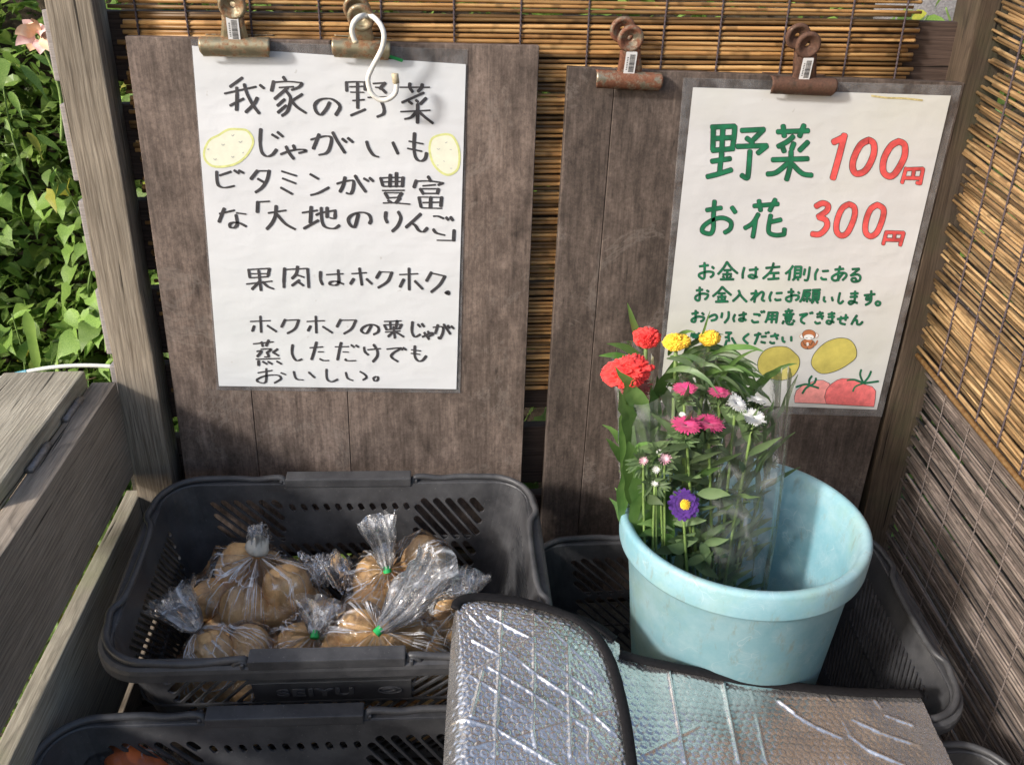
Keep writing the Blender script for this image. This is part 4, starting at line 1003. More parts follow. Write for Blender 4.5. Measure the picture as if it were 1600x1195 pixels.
def bag(pots, neck, tail_dir, tail_len, tail_w, label, seed, tie=None, knot=False, pinch=34):
    "pots: list of (centre, radius)"
    c = sum((p for p, r in pots), Vector()) / len(pots)
    lo = min(p.z - r for p, r in pots)
    root = empty('potato_bag', (c.x, c.y, lo), label, 'bag of potatoes')
    ax = (neck - c).normalized(); s = ax.orthogonal().normalized(); u = ax.cross(s)
    def rad(d):
        sup = max((p - c).dot(d) + r * 1.14 for p, r in pots); hit = 0
        for p, r in pots:
            q = p - c; b_ = q.dot(d); disc = b_ * b_ - (q.length_squared - (r * 1.17) ** 2)
            if disc > 0: hit = max(hit, b_ + math.sqrt(disc))
        return max(.52 * sup + .48 * hit, .78 * sup)
    NT, NP = 46, 84; V, F, A = [], [], []
    th0 = math.radians(pinch)
    for j in range(NT + 1):
        t = j / NT; th = math.pi * (1 - t ** 1.0)                       # from the bottom to the neck
        for i in range(NP):
            ph = 2 * math.pi * i / NP
            tt = max(th, .02)
            if tt < th0:
                d0 = (ax * math.cos(th0) + (s * math.cos(ph) + u * math.sin(ph)) * math.sin(th0)).normalized()
                p0 = c + d0 * rad(d0); k = tt / th0; k2 = k ** .8
                nk = neck + (s * math.cos(ph) + u * math.sin(ph)) * .005
                p = nk.lerp(p0, k2); amp = .006 * math.sin(k * math.pi) ** .6 + .0012
                fold = math.sin(ph * 15 + 2.2 * noise.noise(Vector((ph * 2, seed, 0)))) + .6 * math.sin(ph * 27 + seed)
                p += d0 * fold * amp * .6
            else:
                d = (ax * math.cos(tt) + (s * math.cos(ph) + u * math.sin(ph)) * math.sin(tt)).normalized(); p = c + d * rad(d)
                q = p * 34 + Vector((seed * 9.1, 0, 0)); rdg = (1 - abs(noise.noise(q)) * 2.6); q2 = p * 85; rdg2 = 1 - abs(noise.noise(q2)) * 2.4
                near = max(0, 1 - (tt - th0) / .9); fold = math.sin(ph * 15 + 2.2 * noise.noise(Vector((ph * 2, seed, 0))))
                p += d * (.0042 * rdg + .0018 * rdg2 + near * .0026 * fold)
            V.append(p); A.append((math.cos(ph), math.sin(ph), tt / math.pi))
    for j in range(NT):
        for i in range(NP): i2 = (i + 1) % NP; F.append((j * NP + i, j * NP + i2, (j + 1) * NP + i2, (j + 1) * NP + i))
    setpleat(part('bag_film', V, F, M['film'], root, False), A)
    td = Vector(tail_dir).normalized(); ts = td.cross(Vector((0, -.5, 1))).normalized(); tu = td.cross(ts)
    for lay in range(2):
        V, F, A = [], [], []; NT2, NP2 = 16, 44
        for j in range(NT2 + 1):
            t = j / NT2; w_ = .0045 + (tail_w / 2) * (t ** .6) * (1 + .3 * noise.noise(Vector((t * 3, seed * 2.0, lay * 4.0)))) * (1 if lay == 0 else .7); fl = .0045 + .011 * t
            for i in range(NP2):
                ph = 2 * math.pi * i / NP2
                L_ = tail_len * t * (1 + .16 * noise.noise(Vector((math.cos(ph) * 1.5, math.sin(ph) * 1.5, seed + lay))))
                p = neck + td * L_ + ts * w_ * math.cos(ph) + tu * fl * math.sin(ph)
                f_ = math.sin(ph * 9 + 3 * noise.noise(Vector((t * 1.5, ph, seed))))
                p += tu * f_ * .0048 * t ** .5 + (ts + tu * 2) * .006 * t * (noise.noise(p * 32 + Vector((seed, lay * 5, 0))))
                p += (tu + ts * .7) * .020 * t * noise.noise(p * 24 + Vector((lay * 7, 0, seed)))
                V.append(p); A.append((math.cos(ph), math.sin(ph), t * .4))
        for j in range(NT2):
            for i in range(NP2): i2 = (i + 1) % NP2; F.append((j * NP2 + i, j * NP2 + i2, (j + 1) * NP2 + i2, (j + 1) * NP2 + i))
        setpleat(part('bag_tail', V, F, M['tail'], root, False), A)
    if tie:
        V, F = tube_vf([neck - td * .0035, neck - td * .0034, neck + td * .0044, neck + td * .0045], [.0050, .0050, .0050, .0050], 12)
        o = part('tape_tie', V, F, M['tape'], root, True); tag(o, 'green sealing tape')
    if knot:
        V, F = [], []
        me = blob_mesh('knot', 3, 3, .35, (1, .9, 1.15)); me.materials.append(M['knot']); o = link('knot', me, None, root, neck + ax * .012 - root.location); o.scale = (.013, .013, .013)
        tag(o, 'whitish twisted knot')
M['knot'] = simple('milky_twisted_film', (.58, .56, .50), .3, var=.2, vs_=200, bmp=.6, bs=260, bd=.001)
def P3(x, y, z): return at(x, y, 2, z)
A_ = [((372, 886), .800, .028), ((449, 922), .796, .030), ((327, 938), .775, .0235), ((386, 955), .775, .031), ((434, 966), .762, .028), ((478, 948), .758, .024), ((352, 975), .745, .026), ((410, 905), .765, .030)]
B_ = [((663, 876), .800, .0275), ((583, 908), .785, .028), ((578, 948), .765, .028), ((622, 930), .775, .024), ((645, 915), .765, .028), ((612, 965), .74, .026)]
C_ = [((560, 988), .800, .0245), ((632, 1003), .795, .029), ((592, 1030), .785, .026), ((530, 1022), .775, .023), ((668, 1020), .780, .024), ((640, 1050), .765, .026)]
D_ = [((335, 1022), .775, .025), ((392, 1016), .770, .026), ((352, 1062), .735, .027), ((310, 1062), .73, .024), ((395, 1070), .73, .028), ((415, 1046), .75, .024)]
E_ = [((468, 1004), .775, .024), ((505, 975), .765, .024), ((478, 1040), .755, .026), ((445, 1020), .755, .024), ((520, 1060), .745, .026)]
F_ = [((712, 965), .780, .026), ((700, 1003), .775, .026), ((735, 985), .765, .028), ((690, 1040), .755, .026), ((740, 1030), .745, .027)]
def mk(lst):
    out = []; inv = MB1.inverted()
    for (x, y), z, r in lst:
        q = inv @ P3(x, y, z); k = -q.z / BH if q.z < 0 else 0
        my = BL / 2 * (1 - (1 - TAPY) * k) - r * 1.22 - .004; mx = BW / 2 * (1 - (1 - TAPX) * k) - r * 1.22 - .004
        q.y = max(-my, min(my, q.y)); q.x = max(-mx, min(mx, q.x)); out.append((MB1 @ q, r))
    return out
names = {'A': 'potato in the large knotted bag at centre left', 'B': 'potato in the bag at the back right with the upright tail', 'C': 'potato in the front bag tied with bright green tape',
         'D': 'potato in the bag at the near left corner of the basket', 'E': 'potato in the small bag in front between the large ones', 'F': 'potato in the bag beside the silver sheet'}
groups_ = {'A': mk(A_), 'B': mk(B_), 'C': mk(C_), 'D': mk(D_), 'E': mk(E_), 'F': mk(F_)}
which = {'A': ['upper left', 'upper right', 'far left', 'front centre', 'front right', 'lower right', 'lower left', 'middle'],
         'B': ['large sunlit topmost', 'upper left', 'lower left', 'central', 'middle right', 'lowest'],
         'C': ['pale one left of the tape:', 'one right of the tape:', 'one just below the tape:', 'leftmost', 'rightmost', 'lowest'],
         'D': ['top left', 'top right', 'lower middle', 'lower left', 'lowest right', 'middle right'],
         'E': ['upper left', 'topmost', 'lower middle', 'leftmost', 'lowest right'], 'F': ['topmost', 'upper left', 'middle right', 'lower left', 'lowest right']}
for k, lst in groups_.items():
    for wh, (c, r) in zip(which[k], lst): potato(c, r, wh + ' ' + names[k])
bag(groups_['A'], P3(403, 868, .828), (-.05, .25, 1), .032, .022, 'large clear bag of potatoes with a whitish knot on top, centre left of the basket', 1, knot=True, pinch=48)
bag(groups_['B'], P3(605, 890, .822), (-.18, .55, .9), .062, .036, 'clear bag of potatoes at the back with a tall upright tail', 2, tie=True, pinch=30)
bag(groups_['C'], P3(591, 986, .832), (.80, .62, .45), .100, .056, 'clear bag of potatoes in front closed with bright green tape, long tail to the right', 3, tie=True, pinch=44)
bag(groups_['D'], P3(310, 985, .79), (-.55, .5, .4), .055, .05, 'clear bag of potatoes at the near left corner, limp tail to the left', 4, pinch=38)
bag(groups_['E'], P3(492, 992, .80), (.1, .8, .5), .04, .035, 'small clear bag of potatoes between the knotted and the green taped ones', 5, tie=True, pinch=38)
bag(groups_['F'], P3(722, 952, .81), (.25, .7, .7), .045, .032, 'clear bag of potatoes squeezed beside the silver sheet', 6, pinch=38)
# the loose tail of a hidden bag lying behind (crumpled clear film)
root = empty('crumpled_bag', P3(507, 885, .78), 'crumpled empty clear plastic bag lying between two potato bags', 'plastic bag')
V, F = [], []
for j in range(25):
    for i in range(33):
        u_, v_ = i / 32, j / 24; p = P3(468 + 78 * u_, 868 + 38 * v_ + 10 * math.sin(u_ * 3), .80)
        p = p + Vector((0, 0, .016 * math.sin(u_ * math.pi) * math.sin(v_ * math.pi))) + Vector((.005 * noise.noise(p * 60), .007 * noise.noise(p * 70 + Vector((3, 0, 0))), .017 * noise.noise(p * 48) + .010 * (1 - abs(noise.noise(p * 95)) * 3)))
        V.append(p)
F = [(j * 33 + i, j * 33 + i + 1, (j + 1) * 33 + i + 1, (j + 1) * 33 + i) for j in range(24) for i in range(32)]
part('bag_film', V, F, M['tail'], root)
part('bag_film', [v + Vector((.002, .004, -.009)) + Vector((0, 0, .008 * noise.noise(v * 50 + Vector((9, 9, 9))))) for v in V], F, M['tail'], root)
# lower layer of potatoes that carries the visible bags
rr = random.Random(4)
for iy, ly in enumerate((-.072, -.02, .032)):
    for ix in range(6):
        lx = -.15 + ix * .058 + rr.uniform(-.004, .004)
        potato(MB1 @ Vector((lx, ly + rr.uniform(-.004, .004), -BH + .030)), .0265, 'potato in the dark bottom layer of the basket')['group'] = 'potatoes in the bottom layer'
        if iy < 2: potato(MB1 @ Vector((lx + .02, ly + .01, -BH + .078)), .0265, 'potato in the dark middle layer of the basket')['group'] = 'potatoes in the middle layer'

# carrots in the near basket
def carrot(a, b_, r, label):
    root = empty('carrot', a, label, 'carrot', 'carrots in the clear bag')
    n = 14; P = [a.lerp(b_, k / n) for k in range(n + 1)]
    V, F = tube_vf(P, [r * (.55 + .45 * min(1, k / 1.5)) * (1 - .7 * (k / n) ** 1.6) * (1 + .02 * math.sin(k * 2.1)) for k in range(n + 1)], 16)
    part('root', V, F, M['carrot'], root, True)
    d = (a - b_).normalized(); V, F = [], []
    for q in range(5):
        off = Vector((math.cos(q * 1.3), math.sin(q * 1.3), 0)) * .004
        tube_vf([a + off * .5, a + off + d * .012, a + off * 1.5 + d * .022], [.004, .0032, .0028], 6, V=V, F=F)
    o = part('stalk_stub', V, F, M['carrot_top'], root, True)
ca = P3(172, 1172, .745)
cs = [(ca, ca + Vector((.13, -.06, -.05)), .020, 'thick orange carrot on top with cut green stalks'), (ca + Vector((.01, -.035, -.012)), ca + Vector((.14, -.09, -.05)), .017, 'second carrot below the thick one')]
for a, b_, r, l in cs: carrot(a, b_, r, l)
root = empty('carrot_bag', ca + Vector((.05, -.04, -.05)), 'clear film bag around the carrots in the near basket', 'plastic bag')
V, F = [], []
for j in range(30):
    t = j / 29; c = ca + Vector((-.028 + .17 * t, .012 - .075 * t, -.004 - .045 * t))
    for i in range(40):
        ph = 2 * math.pi * i / 40; rad_ = .033 * (.5 + .5 * math.sin(max(.1, min(1, t * 3)) * 1.57)) * (1 - .3 * t)
        p = c + Vector((.1, .6, 0)).normalized() * rad_ * 1.25 * math.cos(ph) + Vector((0, -.2, 1)).normalized() * rad_ * math.sin(ph)
        V.append(p + Vector((1, 1, 1)) * .006 * noise.noise(p * 60))
F = [(j * 40 + i, j * 40 + (i + 1) % 40, (j + 1) * 40 + (i + 1) % 40, (j + 1) * 40 + i) for j in range(29) for i in range(40)]
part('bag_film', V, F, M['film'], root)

# ------------------------------------------------------------------ blue bucket
bc = Vector((.344, -.250, .931)); bh = .345; R0 = .1350
prof = [(0, -bh), (.090, -bh), (.094, -bh + .006), (R0 - .0115, -.034), (R0 - .0105, -.033), (R0 - .008, -.0325), (R0 - .004, -.034), (R0 - .002, -.0335), (R0 - .0013, -.031), (R0, -.006), (R0 - .0008, -.0022), (R0 - .003, -.0004), (R0 - .0055, 0), (R0 - .0085, -.0008), (R0 - .011, -.004), (R0 - .013, -.008), (.0922, -bh + .008), (.089, -bh + .004), (0, -bh + .004)]
V, F = lathe_vf(prof, 96, Matrix.Translation(bc))
bkt = empty('plastic_bucket', bc + Vector((0, 0, -bh)), 'faded light blue plastic bucket with scratched wide rim holding the cut flowers', 'bucket')
o = part('body', V, F, M['bucket'], bkt, True)

# ------------------------------------------------------------------ silver insulation sheet
SP0 = Vector((.02, -.30, .868)); SN = Vector((.20, -.14, 1)).normalized()
sax = (Vector((1, 0, 0)) - SN * SN.x).normalized(); say = SN.cross(sax)
def crease_lines(key):
    if key == 'flap':
        L = ['160,170 360,370 600,560 850,720 1080,910', '360,130 350,360 320,880 315,1060', '560,130 560,520 550,900 570,1000', '270,180 550,320', '560,390 770,540 930,650', '280,500 550,660 900,880 1050,1050', '60,800 320,880 600,1050', '560,150 770,350 1000,560', '180,330 340,420', '160,550 330,650 560,780', '770,300 775,700 785,1050', '200,520 550,310', '370,960 800,830 1040,750', '240,520 170,800', '900,900 895,1060', '315,1055 300,1400', '600,1050 900,1240', '180,1000 330,960']
        k, x0, y0 = 4.0, 690, 930
    else:
        L = ['790,360 900,425 1020,480', '1070,390 1200,450 1440,530', '1050,460 1150,540 1330,620', '700,290 780,350', '940,270 1060,460', '560,230 640,600', '1240,370 1370,415', '420,200 500,600', '20,560 300,420', '1180,290 1210,330', '150,150 230,600']
        k, x0, y0 = 3.2, 1000, 1000
    return [[(x0 + x / k, y0 + y / k) for x, y in parse(l)[0]] for l in L]
def foil_grid(edgeL, edgeR, rows, cols, key, lift, amp=.0010):
    "edgeL/edgeR: pixel polylines with equal parameter; returns world grid with bubbles and creases"
    def samp(E, t):
        E = [Vector((x, y)) for x, y in E]; ds = [0]
        for a, b_ in zip(E, E[1:]): ds.append(ds[-1] + (b_ - a).length)
        q = t * ds[-1]
        for i in range(len(E) - 1):
            if q <= ds[i + 1] + 1e-9: return E[i].lerp(E[i + 1], (q - ds[i]) / (ds[i + 1] - ds[i]))
        return E[-1]
    segs = []
    for l in crease_lines(key):
        pp = [at_plane(x, y, SP0, SN) for x, y in l]; pp = [((p - SP0).dot(sax), (p - SP0).dot(say)) for p in pp]
        segs += list(zip(pp, pp[1:]))
    S0 = np.array([[a[0], a[1]] for a, b_ in segs]); S1 = np.array([[b_[0], b_[1]] for a, b_ in segs]); D = S1 - S0; DL = (D ** 2).sum(1)
    sw_ = np.array([.55 + .45 * math.sin(i * 2.3) ** 2 for i in range(len(segs))])
    V, F = [], []; pitch = .0090
    for j in range(rows + 1):
        t = j / rows; a = samp(edgeL, t); b_ = samp(edgeR, t)
        for i in range(cols + 1):
            s = i / cols; p2 = a.lerp(b_, s); p = at_plane(p2.x, p2.y, SP0, SN); u = (p - SP0).dot(sax); v = (p - SP0).dot(say)
            # hex bubbles
            ry = pitch * .866; jr = round(v / ry); best = 9
            for jj in (jr - 1, jr, jr + 1):
                off = .5 * pitch * (jj & 1); ir = round((u - off) / pitch)
                cx__ = ir * pitch + off; cy__ = jj * ry
                d = math.hypot(u - cx__, v - cy__)
                if d < best: best = d; cc = (cx__, cy__)
            rb = pitch * .41; h = 0
            if best < rb:
                q = best / rb; rnd_ = noise.noise(Vector((cc[0] * 300, cc[1] * 300, 0)))
                h = amp * (math.sqrt(max(0, 1 - q ** 4)) * (.8 + .4 * rnd_) - .62 * math.exp(-(q * 1.9) ** 2) * (1 + rnd_))
            h += .0020 * noise.noise(Vector((u * 26, v * 26, 1))) + .00012 * noise.noise(Vector((u * 210, v * 210, 4)))
            P_ = np.array([u, v]); tt = np.clip(((P_ - S0) * D).sum(1) / DL, 0, 1); dd = np.sqrt((((S0 + D * tt[:, None]) - P_) ** 2).sum(1))
            ck_ = np.clip(1 - dd / .0024, 0, 1); kk = float(ck_.max()); h = h * (1 - min(1, kk * 1.5)) + float((sw_ * .0034 * ck_).max())
            V.append(p + SN * (h + lift(u, v, s, t)))
    for j in range(rows):
        for i in range(cols): a_ = j * (cols + 1) + i; F.append((a_, a_ + cols + 1, a_ + cols + 2, a_ + 1))
    return V, F
sheet = empty('insulation_sheet', SP0 + Vector((.2, -.12, -.05)), 'silver bubble insulation sheet with black edging folded over the baskets in front of the bucket', 'insulation sheet')
low_top = [(865, 962), (885, 962), (925, 974), (964, 999), (969, 1003), (971, 1022), (1010, 1033), (1100, 1052), (1240, 1073), (1340, 1082), (1440, 1084)]
V, F = foil_grid(low_top, [(850, 1420), (1100, 1420), (1400, 1420), (1600, 1420)], 300, 215, 'low', lambda u, v, s, t: -.004 + .0035 * math.sin(u * 31) * (.3 + s) * .5 - .0006 * 0, .0011)
# rows follow the top edge here: grid runs from the top edge towards the viewer
part('foil', V, F, M['foil'], sheet, True)
fl = [(711, 958), (708, 985), (704, 1040), (699, 1120), (694, 1200), (688, 1300), (682, 1420)]
fr = [(711, 955), (722, 948), (745, 945), (800, 950), (850, 962), (895, 980), (925, 1005), (948, 1042), (962, 1090), (972, 1140), (980, 1200), (990, 1300), (1000, 1420)]
V, F = foil_grid(fl, fr, 300, 185, 'flap', lambda u, v, s, t: .011 - .020 * max(0, 1 - s / .13) ** 2 - .004 * max(0, s - .8) * 5, .0016)
part('foil_flap', V, F, M['foil'], sheet, True)
def bind(pts, r, lift, name='binding'):
    P = catmull([at_plane(x, y, SP0, SN) + SN * lift for x, y in pts], 8)
    P = [p + Vector((0, 0, .0007 * noise.noise(p * 70))) for p in P]
    V, F = tube_vf(P, r, 10, flat=.42, upv=SN); part(name, V, F, M['binding'], sheet, True)
bind([(708, 962), (716, 950), (745, 944), (800, 949), (850, 961), (895, 979), (926, 1004), (949, 1042), (963, 1090), (973, 1140), (981, 1200), (991, 1300), (1001, 1410)], .0054, .0115)
bind([(862, 958), (885, 960), (925, 972), (962, 997)], .0050, -.001)
bind([(969, 1021), (1010, 1032), (1100, 1051), (1170, 1064), (1240, 1072), (1340, 1081), (1441, 1083)], .0056, .000)

# ------------------------------------------------------------------ leaves and flowers
def ribbon_leaf(P, widths, up, V, F, fold=.25):
    "curved blade with a raised middle: P centre line, widths half-widths"
    base = len(V); n = len(P)
    for i in range(n):
        d = (P[min(i + 1, n - 1)] - P[max(i - 1, 0)]).normalized(); s = d.cross(up).normalized(); nn = s.cross(d).normalized(); w_ = widths[i]
        V += [P[i] - s * w_ + nn * w_ * fold, P[i], P[i] + s * w_ + nn * w_ * fold]
    for i in range(n - 1):
        b_ = base + i * 3; F += [(b_, b_ + 1, b_ + 4, b_ + 3), (b_ + 1, b_ + 2, b_ + 5, b_ + 4)]
def lance(a, d, L, w_, droop, up=Vector((0, 0, 1)), n=9, V=None, F=None, twist=0):
    V = [] if V is None else V; F = [] if F is None else F; P = []; d = d.normalized()
    p = a.copy()
    for i in range(n):
        P.append(p + Vector((noise.noise(p * 60), 0, noise.noise(p * 60 + Vector((5, 0, 0))))) * w_ * .5); d = (d + Vector((0, 0, -droop / n)) + Vector((twist * math.sin(i), twist * math.cos(i), 0)) * .05).normalized(); p = p + d * (L / (n - 1))
    side = Vector((.2, -1, .3)); W_ = [w_ * math.sin(math.pi * min(1, (i / (n - 1)) ** .75 * .97 + .03)) + .0003 for i in range(n)]
    ribbon_leaf(P, W_, side, V, F); return V, F
def crest(center, up, size, mat, parent, seed, flat=.75, wide=1.0):
    up = up.normalized(); s = up.orthogonal().normalized(); s = (Vector((1, 0, 0)) - up * up.x).normalized(); u = up.cross(s)
    bm = bmesh.new(); bmesh.ops.create_icosphere(bm, subdivisions=6, radius=1)
    for v in bm.verts:
        d = v.co.normalized(); q = d * 2.3 + Vector((seed, seed * 2, 0)); wv_ = Vector((noise.noise(q), noise.noise(q + Vector((7, 0, 0))), noise.noise(q + Vector((0, 7, 0)))))
        rr_ = 1 - abs(math.sin(d.x * 3.2 + wv_.x * 7.5 + d.y * 1.6 + wv_.y * 3)) ** .9
        fine = noise.noise(d * 14 + Vector((seed, 0, 0)))
        topk = max(0, d.z + .35) / 1.35
        R2 = 1 + topk * (.46 * rr_ - .18 + .07 * fine) + .16 * noise.noise(d * 1.7 + Vector((seed * 3, 0, 0)))
        co = d * R2; k = .48 + .52 * max(0, min(1, (d.z + 1) / 1.15))
        v.co = Vector((co.x * k * wide, co.y * k * .8, co.z * flat))
    me = bpy.data.meshes.new('crest'); bm.to_mesh(me); bm.free()
    M3 = Matrix((s, u, up)).transposed(); me.transform(M3.to_4x4() @ Matrix.Scale(size, 4)); me.polygons.foreach_set('use_smooth', [True] * len(me.polygons))
    return link('flower_head', me, mat, parent, center - wpos(parent))
def aster(center, up, size, mat, parent, seed, layers=3, dome=.35, centre=None, n=26, name='flower_head', pw=.075):
    up = up.normalized(); s = up.orthogonal().normalized(); u = up.cross(s); rr = random.Random(seed); V, F = [], []
    for l in range(layers):
        for k in range(n):
            a = 2 * math.pi * (k + .5 * l + rr.uniform(-.2, .2)) / n; out_ = s * math.cos(a) + u * math.sin(a); tdir = up.cross(out_)
            Lk = size * (1 - .2 * l) * rr.uniform(.88, 1.05); el = dome * (.35 + l * .75) + rr.uniform(-.08, .1)
            P = [center + out_ * Lk * t * math.cos(el * (1 - .5 * t)) + up * Lk * t * math.sin(el) * (1 - .35 * t) for t in (.12, .45, .8, 1)]
            w_ = size * pw
            b_ = len(V)
            for i, p in enumerate(P):
                ww = w_ * (.6, 1, .95, .35)[i]; V += [p - tdir * ww + up * ww * .3, p + tdir * ww + up * ww * .3]
            for i in range(3): F.append((b_ + 2 * i, b_ + 2 * i + 1, b_ + 2 * i + 3, b_ + 2 * i + 2))
    o = part(name, V, F, mat, parent)
    if centre:
        V, F = [], []
        for k in range(46):
            r_ = size * .31 * math.sqrt(k / 46); a = k * 2.4; p = center + (s * math.cos(a) + u * math.sin(a)) * r_ + up * (size * .42 - r_ * .3)
            tube_vf([p, p + up * size * .07], [size * .035, size * .018], 5, V=V, F=F)
        V2, F2 = lathe_vf([(0, size * .42), (size * .22, size * .36), (size * .31, size * .2), (size * .1, 0)], 12, Matrix.Translation(center) @ Matrix((s, u, up)).transposed().to_4x4())
        b_ = len(V); V += V2; F += [tuple(q + b_ for q in f) for f in F2]
        part('flower_centre', V, F, centre, parent)
    # green bracts below the head
    V, F = [], []
    for k in range(16):
        a = 2 * math.pi * k / 16 + rr.uniform(-.2, .2); out_ = s * math.cos(a) + u * math.sin(a)
        lance(center - up * size * .22, (out_ + up * rr.uniform(-.4, .5)).normalized(), size * rr.uniform(.7, 1.1), size * .09, .3, n=5, V=V, F=F)
    part('bracts', V, F, M['bleaf2'], parent)
    return o
def stem(a, b_, r, parent, mat=None, bend=.02, seed=0):
    m_ = a.lerp(b_, .5) + Vector((bend * noise.noise(a * 9 + Vector((seed, 0, 0))), bend * noise.noise(b_ * 7), 0))
    P = catmull([a, m_, b_], 6); V, F = tube_vf(P, [r * (1.2 - .4 * i / len(P)) for i in range(len(P))], 7); part('stem', V, F, mat or M['stem'], parent, True); return P
def leaves_on(P, count, L, w_, parent, mat, seed, lo=.15, hi=.95, droop=1.0, spread=.7):
    rr = random.Random(seed); up = (P[-1] - P[0]).normalized()
    for k in range(count):
        t = lo + (hi - lo) * k / max(1, count - 1); q = t * (len(P) - 1); i = int(min(q, len(P) - 2)); p = P[i].lerp(P[i + 1], q - i)
        a = k * 2.4 + rr.uniform(-.4, .4); out_ = Vector((math.cos(a), math.sin(a) * .8 - .25, 0))
        V, F = lance(p, (up * rr.uniform(.35, .9) + out_ * spread).normalized(), L * rr.uniform(.7, 1.2), w_ * rr.uniform(.8, 1.2), droop * rr.uniform(.5, 1.3), n=9)
        part('leaf', V, F, mat, parent, True)
def PY(x, y, Y): return at(x, y, 1, Y)
base1 = Vector((.285, -.235, .64)); 
bq1 = empty('flower_bouquet', base1, 'film wrapped bouquet with red and yellow crested flowers and one purple aster', 'bouquet', 'bouquets in the bucket')
H = [(1010, 530, -.17, M['red'], .0140, 1, 1.0), (1057, 536, -.19, M['yellow'], .0115, 3, 1.2), (1109, 530, -.17, M['yellow'], .0105, 4, 1.05)]
for x, y, Y, mt, sz, sd_, wd in H:
    c = PY(x, y, Y); P = stem(base1 + Vector((.01 * sd_ - .02, 0, 0)), c - Vector((0, 0, .006)), .0026, bq1, seed=sd_)
    crest(c, Vector((-.1, -.55, .8)), sz * 1.08, mt, bq1, sd_, .72, wd); leaves_on(P, 8, .060, .0065, bq1, M['bleaf'], sd_, .45, .84, .7, .4)
c = PY(982, 583, -.20); P = stem(base1 + Vector((-.02, 0, 0)), c - Vector((-.006, 0, .03)), .0032, bq1, seed=2)
crest(c, Vector((-.35, -.45, .8)), .0235, M['red'], bq1, 9, .62, 1.12)
V, F = [], []
rr = random.Random(3)
hc = PY(993, 612, -.195)
for k in range(330):
    t = rr.random(); a = rr.uniform(0, 6.28); r_ = .0145 * (1 - t * .62); p = hc + Vector((r_ * math.cos(a), r_ * math.sin(a) * .8, .010 - t * .036)); d = Vector((math.cos(a), math.sin(a), .25 - t)).normalized()
    tube_vf([p, p + d * .0042], [.0012, .0003], 4, V=V, F=F)
V2, F2 = lathe_vf([(0, .012), (.013, .008), (.011, -.01), (.005, -.026), (0, -.028)], 16, Matrix.Translation(hc)); b_ = len(V); V += V2; F += [tuple(q + b_ for q in f) for f in F2]
tag(part('seed_body', V, F, M['hairy'], bq1), kind='stuff')
leaves_on(P, 8, .055, .007, bq1, M['bleaf'], 12, .5, .93, .6, .3)
# long arching leaves across the top
for (x, y, Y, dx, dz, L_, w_, dr) in ((1040, 600, -.15, .35, 1, .10, .0055, 2.6), (1060, 560, -.15, .8, .8, .11, .006, 2.4), (1090, 590, -.15, 1, .45, .10, .0055, 1.6), (1060, 590, -.15, .9, .6, .12, .006, 2.2), (1005, 560, -.17, -.8, .7, .048, .004, .6), (985, 560, -.17, -1, .35, .036, .0035, .4),
                                     (1015, 650, -.18, .15, 1, .08, .007, 1.0), (1020, 700, -.18, -.1, 1, .09, .009, .6), (1010, 680, -.21, -.3, 1, .10, .011, .8), (1000, 720, -.215, -.25, 1, .10, .012, .6), (1080, 575, -.145, 1, .2, .09, .0055, .7), (1000, 545, -.16, -.3, 1, .06, .004, .3), (1045, 555, -.165, .1, 1, .05, .004, 2.6), (1125, 545, -.17, 1, .35, .05, .003, .8), (1095, 530, -.17, .15, 1, .035, .0012, 0), (1150, 640, -.145, .3, .9, .09, .006, 1.4), (1035, 650, -.17, .5, 1, .11, .008, 1.9), (1060, 620, -.15, 1, .3, .08, .006, .6)):
    V, F = lance(PY(x, y, Y), Vector((dx, -.1, dz)), L_, w_, dr, n=12); part('leaf', V, F, M['bleaf'], bq1, True)
# broad leaves at the left side, reaching down into the bucket
for (x, y, Y, dx, dz, L_, w_, dr) in ((985, 650, -.22, .1, -1, .10, .006, .4), (982, 690, -.235, .15, -1, .10, .010, .3), (1000, 735, -.245, .05, -1, .085, .016, .1), (994, 700, -.24, .2, -1, .07, .009, .6), (978, 720, -.235, .0, -1, .08, .008, .4), (975, 640, -.215, .05, -1, .08, .006, .3), (1015, 770, -.25, .2, -1, .06, .014, .2), (1035, 760, -.25, .3, -1, .07, .010, .3), (990, 640, -.21, .25, -1, .08, .009, .3)):
    V, F = lance(PY(x, y, Y), Vector((dx, -.05, dz)), L_, w_, dr, n=10); part('leaf', V, F, M['bleaf'], bq1, True)
# buds and the purple aster
for x, y, sz, mt in ((1005, 719, .0055, 'budpink'), (1038, 716, .0078, 'budpink'), (1025, 733, .0050, 'wpetal'), (1023, 754, .0045, 'wpetal'), (1030, 706, .0035, 'wpetal')):
    c = PY(x, y, -.26); aster(c, Vector((0, -.9, .6)), sz, M[mt], bq1, int(x), 3, 1.1, None, 14, 'bud')
    V, F = [], []; rr = random.Random(int(x))
    for k in range(22):
        a = rr.uniform(0, 6.28); lance(c + Vector((0, .004, -.003)), Vector((math.cos(a), -.5 * rr.random(), math.sin(a))), .019, .0022, .2, n=5, V=V, F=F)
    tag(part('sepals', V, F, M['bleaf2'], bq1), kind='stuff')
    stem(base1 + Vector((.0, -.01, .05)), c, .0016, bq1, seed=int(x))
c = PY(1067, 788, -.262); P = stem(base1 + Vector((.03, -.01, 0)), c, .0018, bq1, seed=31)
aster(c, Vector((.15, -.85, .55)), .0185, M['purple'], bq1, 7, 3, .40, M['ycentre'], 17, pw=.19)
leaves_on(P, 12, .035, .0065, bq1, M['bleaf2'], 32, .25, .9, .4)
